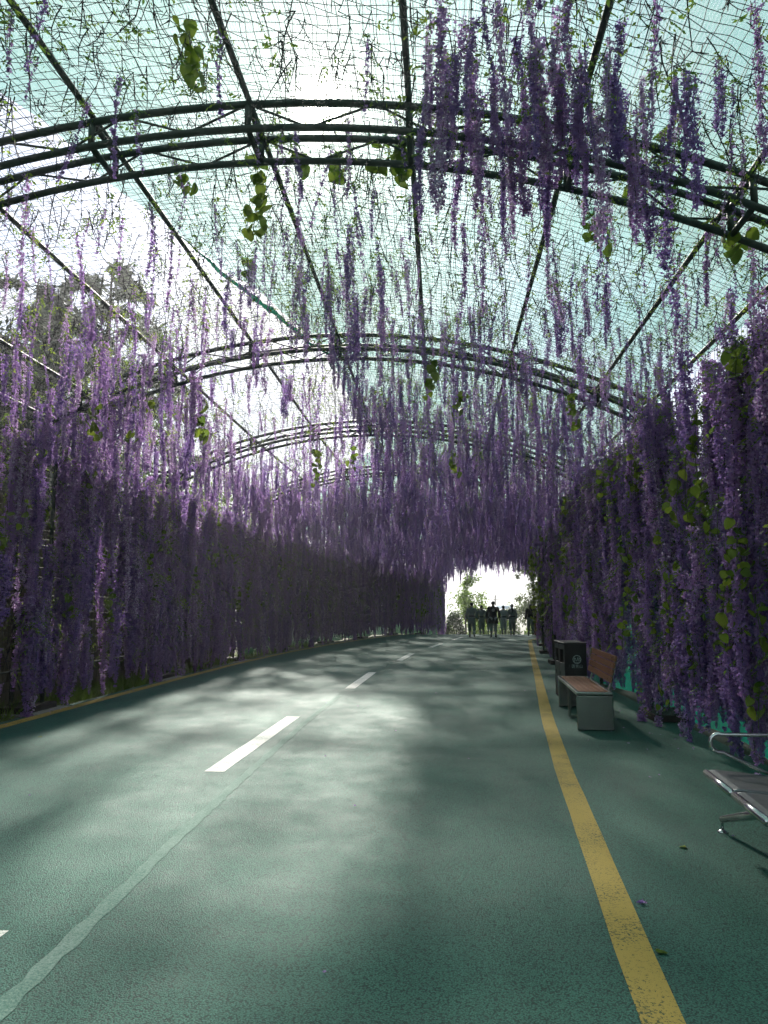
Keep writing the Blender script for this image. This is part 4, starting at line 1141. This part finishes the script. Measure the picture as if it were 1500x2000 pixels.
o = scatter('wisteria_strands', proto_col, [t[0] for t in rest], [t[1] for t in rest], [t[2] for t in rest], [t[3] for t in rest])
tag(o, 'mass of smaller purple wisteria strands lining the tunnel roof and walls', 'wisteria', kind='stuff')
print('STRANDS', len(ST))
# twigs
tp, ti, tr, ts = [], [], [], []
for _ in range(8500):
    s = 1.6 + 50 * rs.rand() ** 2.3; l = rs.uniform(-4.5, 4.5)
    tp.append(tuple(P3(s, l, arch_z(l, .28)))); ti.append(rs.randint(0, 9)); tr.append((rs.normal() * .12, rs.normal() * .12, rs.uniform(0, 6.28))); k = rs.uniform(.6, 1.15); ts.append((k, k, k))
for _ in range(2200):
    s = rs.uniform(3, 34); sd = rs.choice([-1, 1]); z = rs.uniform(.6, 4.3)
    tp.append(tuple(P3(s, sd * (HW + rs.uniform(-.1, .1)), z))); ti.append(rs.randint(0, 9)); tr.append((rs.normal() * .12, rs.normal() * .12, rs.uniform(0, 6.28))); k = rs.uniform(.7, 1.3); ts.append((k, k, k))
o = scatter('bare_twigs', twig_col, tp, ti, tr, ts); tag(o, 'thin bare twigs and small leaf sprigs caught in the nets', 'twigs', kind='stuff')

# ------------------------------------------------------------------ vines with large heart-shaped leaves
def heart_leaf(seed):
    rs_ = np.random.RandomState(seed); half = [(0, .0), (.022, .018), (.044, .006), (.052, -.022), (.040, -.058), (.018, -.088), (0, -.105)]
    vs, fs = [], []
    for (x, y_) in half: vs.append((x, y_, -.18 * x + .9 * (y_ + .05) ** 2 + rs_.normal() * .0016))
    mid = [(0, y_, .9 * (y_ + .05) ** 2 - .006) for (_, y_) in half[1:-1]]
    m0 = len(vs); vs += mid
    r0 = len(vs)
    for (x, y_) in half[1:-1]: vs.append((-x, y_, -.18 * x + .9 * (y_ + .05) ** 2 + rs_.normal() * .0016))
    k = len(mid)
    for i in range(k - 1):
        fs.append((m0 + i, 1 + i, 2 + i, m0 + i + 1)); fs.append((m0 + i, m0 + i + 1, r0 + i + 1, r0 + i))
    fs += [(0, 1, m0), (0, m0, r0), (m0 + k - 1, k, len(half) - 1), (m0 + k - 1, len(half) - 1, r0 + k - 1)]
    mb = MB(); mb.add(vs, fs); return mb.mesh('leaf', M['vine_leaf'], True)
LEAF = [heart_leaf(i) for i in range(4)]
def vine(p, L, n, label, sc=1.0, seed=0, group='vines with large heart-shaped leaves'):
    rs_ = np.random.RandomState(seed); root = empty('leaf_vine', p); tag(root, label, 'vine', group)
    z = np.linspace(0, L, 7); f = lambda q: Vector((.02 * math.sin(q * 5 + seed), .02 * math.cos(q * 4 + seed), -q))
    mb = MB(); mb.tube([f(q) for q in z], .004, 4, False); mb.build('stem', M['stem'], root)
    for i in range(n):
        q = L * (i + rs_.uniform(0, .8)) / n; a = rs_.uniform(0, 6.28); b = f(q); k = sc * rs_.uniform(.75, 1.35)
        o = link('leaf', LEAF[rs_.randint(0, 4)], root, b + Vector((math.cos(a), math.sin(a), rs_.uniform(-.5, .5))) * rs_.uniform(.02, .12) * sc, (rs_.uniform(.3, 1.7), rs_.normal() * .5, a - 1.57 + rs_.normal() * .6), k * rs_.uniform(.6, 1.05))
# (pixel x, top pixel y, distance, length, leaves, size, where)
VN = [(372, 26, 4.55, .62, 15, .95, 'clump of dark heart leaves hanging left of the sun in front of the first arch'),
      (500, 312, 6.3, .75, 17, 1.15, 'long green vine hanging below the first arch, left of the sun'),
      (352, 318, 6.2, .26, 5, 1.2, 'short green vine under the left of the first arch'),
      (588, 292, 6.2, .24, 5, 1.1, 'small leaf vine just left below the sun'), (657, 300, 6.2, .34, 7, 1.0, 'dry pale leaf vine right below the sun'),
      (745, 275, 6.1, .36, 6, 1.35, 'pair of big heart leaves under the first arch, left one'), (785, 250, 6.05, .48, 10, 1.35, 'big heart-leaved vine crossing the first arch at the crown'),
      (1160, 400, 6.6, .42, 12, 1.0, 'bushy green vine hanging under the dense flower cluster'), (1222, 365, 6.1, .1, 2, 1.3, 'single bright leaf pair on the first arch beside the flower cluster'),
      (1425, 395, 5.9, .44, 7, 1.3, 'big-leaved vine at the right end of the first arch'), (1440, 455, 6.4, .2, 3, 1.3, 'pair of large leaves below the right end of the first arch'),
      (492, 515, 8.4, .14, 3, 1.2, 'small leaf vine beside the bunched net edge'), (190, 795, 9.8, .42, 10, 1.35, 'yellow green big-leaved vine among the left wall flowers'),
      (392, 790, 11.2, .62, 11, 1.3, 'yellow green vine hanging from the sunlit left flowers'), (252, 845, 10, .12, 2, 1.2, 'single yellow leaf pair beside the left wall vine'),
      (292, 775, 10.4, .3, 5, 1.1, 'leaf vine between the sunlit left flowers'), (845, 705, 10.2, .5, 12, 1.0, 'olive green vine below the second arch near the crown'),
      (896, 765, 10.8, .32, 8, 1.1, 'olive green vine lower and right of the crown vine'), (1118, 770, 10.4, .46, 11, 1.0, 'olive green vine below the right of the second arch'),
      (885, 880, 15.2, .5, 8, 1.2, 'green vine below the third arch'), (620, 880, 14.8, .7, 12, 1.2, 'yellow green vine left below the third arch'),
      (690, 870, 16, .5, 8, 1.2, 'small green vine below the third arch, beside the yellow green one')]
for i, (px, py, Y, L, n, sc, lab) in enumerate(VN): vine(at_y(px, py, Y), L, int(n * 1.5), lab, sc, 200 + i)
RV = [(1150, 1050, .85, 15), (1170, 1195, .75, 13), (1120, 1090, .6, 10), (1210, 1000, .7, 12), (1235, 1050, .6, 11), (1290, 960, .6, 10), (1330, 905, .45, 8), (1355, 985, .5, 9), (1380, 1030, .42, 8), (1428, 1030, .42, 9),
      (1325, 1095, .5, 9), (1275, 1190, .35, 6), (1355, 1250, .5, 8), (1480, 1160, .55, 9), (1430, 1110, .45, 8), (1260, 1110, .6, 10), (1190, 1130, .5, 8), (1480, 1330, .4, 7), (1400, 1170, .45, 8), (1295, 1330, .3, 5),
      (1100, 1020, .8, 12), (1075, 1080, .9, 12), (1240, 900, .5, 8), (1400, 950, .5, 8), (1460, 1060, .4, 7)]
VQ = []                                              # (point, length, leaves, size, seed, zone)
for i, (px, py, L, n) in enumerate(RV):
    p = at_x(px, py, CX + HW - .26); p = P3(p.y, HW - .30, p.z) if p.y > S0 else p
    VQ.append((p, L, n, .95, 300 + i, 'right'))
for i in range(46):
    s = 6.5 + 22 * rs.rand() ** 1.3; VQ.append((P3(s, HW - .34, rs.uniform(1.6, 3.9)), rs.uniform(.35, .9), rs.randint(6, 13), rs.uniform(.8, 1.1), 600 + i, 'right'))
LV = [(15, 1000, .5), (100, 985, .3), (300, 1120, .5), (330, 1090, .4), (430, 1060, .5), (470, 1130, .55), (215, 1070, .25), (360, 1160, .4), (130, 1160, .4), (620, 1150, .8), (690, 1120, .8), (560, 1190, .6), (520, 1060, .5)]
for i, (px, py, L) in enumerate(LV):
    p = at_x(px, py, CX - HW + .22); p = P3(p.y, -HW + .28, p.z) if p.y > S0 else p
    VQ.append((p, L, int(L * 15) + 2, 1.0, 400 + i, 'left'))
for i in range(26):                                   # leafy stretch near the far left end
    s = rs.uniform(40, 50); VQ.append((P3(s, -HW + .2, rs.uniform(1.6, 3.4)), 1.3, 16, 1.5, 500 + i, 'left'))
for i in range(24):
    s = 7.5 + 20 * rs.rand(); VQ.append((P3(s, -HW + .34, rs.uniform(1.6, 4.0)), rs.uniform(.3, .8), rs.randint(5, 12), rs.uniform(.85, 1.2), 700 + i, 'left'))
vg = {}
for q in sorted(VQ, key=lambda q: q[0].y):
    hgt = 'upper part' if q[0].z > 2.9 else ('middle part' if q[0].z > 1.9 else 'lower part')
    siz = 'short' if q[1] < .45 else ('medium' if q[1] < .65 else 'long')
    sa = q[0].y + (0 if q[0].y < 20 else .9)
    vg.setdefault((siz, hgt, q[5], bay(min(51, sa))), []).append(q)
for (siz, hgt, sd, by), mem in vg.items():
    for n_, (p, L, n, sc, sdd, _) in enumerate(mem):
        vine(p, L, n, f'{siz} heart-leaved vine, {hgt} of {sd} wall {by}' + (f', {NTH[n_]}nearest' if len(mem) > 1 else ''), sc, sdd, f'heart-leaved vines on the {sd} wall')

# ------------------------------------------------------------------ fallen bits on the road
def petal_litter():
    rs_ = np.random.RandomState(77); C = []
    for _ in range(330):
        s = rs_.uniform(4, 34); sd = rs_.choice([-1, 1]); l = sd * (4.25 - abs(rs_.normal()) * (.22 if sd < 0 else .45))
        C.append(tuple(P3(s, l, .009)))
    for _ in range(26): C.append(tuple(P3(rs_.uniform(2.5, 20), rs_.uniform(-3.9, 3.5), .009)))
    V, F = petals(rs_, np.array(C), .020)
    for k in range(0, len(V), 4): V[k:k + 4, 2] = V[k, 2] + np.abs(V[k:k + 4, 2] - V[k, 2]) * .5
    tag(link('fallen_petals', np_mesh('fallen_petals', V, F, M['petal'])), 'scattered fallen petals along the road edges', 'petals', kind='stuff')
petal_litter()
def fallen(px, py, name, label, cat, kind):
    x, y = spot(px, py)
    if kind == 'leaf': o = link(name, LEAF[1], None, (x, y, .012), (.06, .1, px * .7), .45)
    else:
        rs_ = np.random.RandomState(int(px)); c = np.zeros((6, 3)); c[:, 2] = .012; c[:, :2] = rs_.normal(size=(6, 2)) * .01
        V, F = petals(rs_, c, .024); V[:, 2] = np.abs(V[:, 2]) * .6 + .004; o = link(name, np_mesh(name, V, F, M['petal']), None, (x, y, .0))
    tag(o, label, cat)
fallen(1253, 1766, 'fallen_blossom', 'small fallen violet blossom lying right of the yellow line', 'blossom', 'f')
fallen(1285, 1860, 'fallen_leaf', 'small green leaf lying right of the yellow line', 'leaf', 'leaf')
fallen(1332, 1657, 'fallen_leaf', 'pale leaf lying near the metal seats', 'leaf', 'leaf')
fallen(80, 1440, 'fallen_leaf', 'dark leaf on the road near the left yellow line', 'leaf', 'leaf')
fallen(100, 1388, 'fallen_blossom', 'clump of fallen violet blossoms at the foot of the left wall', 'blossom', 'f')


# ------------------------------------------------------------------ thin added volume imitating lens glare, lifts the shadows
def glare_veil():
    m = bpy.data.materials.new('veil_volume'); m.use_nodes = True; nt = m.node_tree; nt.nodes.clear()
    out = nt.nodes.new('ShaderNodeOutputMaterial'); v = nt.nodes.new('ShaderNodeVolumePrincipled')
    v.inputs['Color'].default_value = (.94, .95, .97, 1); v.inputs['Density'].default_value = .0012; v.inputs['Anisotropy'].default_value = .7
    nt.links.new(v.outputs[0], out.inputs['Volume'])
    mb = MB(); mb.box((0, 700, 7.5), (3100, 2300, 33)); o = mb.build('glare_veil', m); tag(o, 'thin pale added volume imitating lens glare and lifting the shadows', kind='stuff')
glare_veil()
SC.cycles.volume_bounces = 0
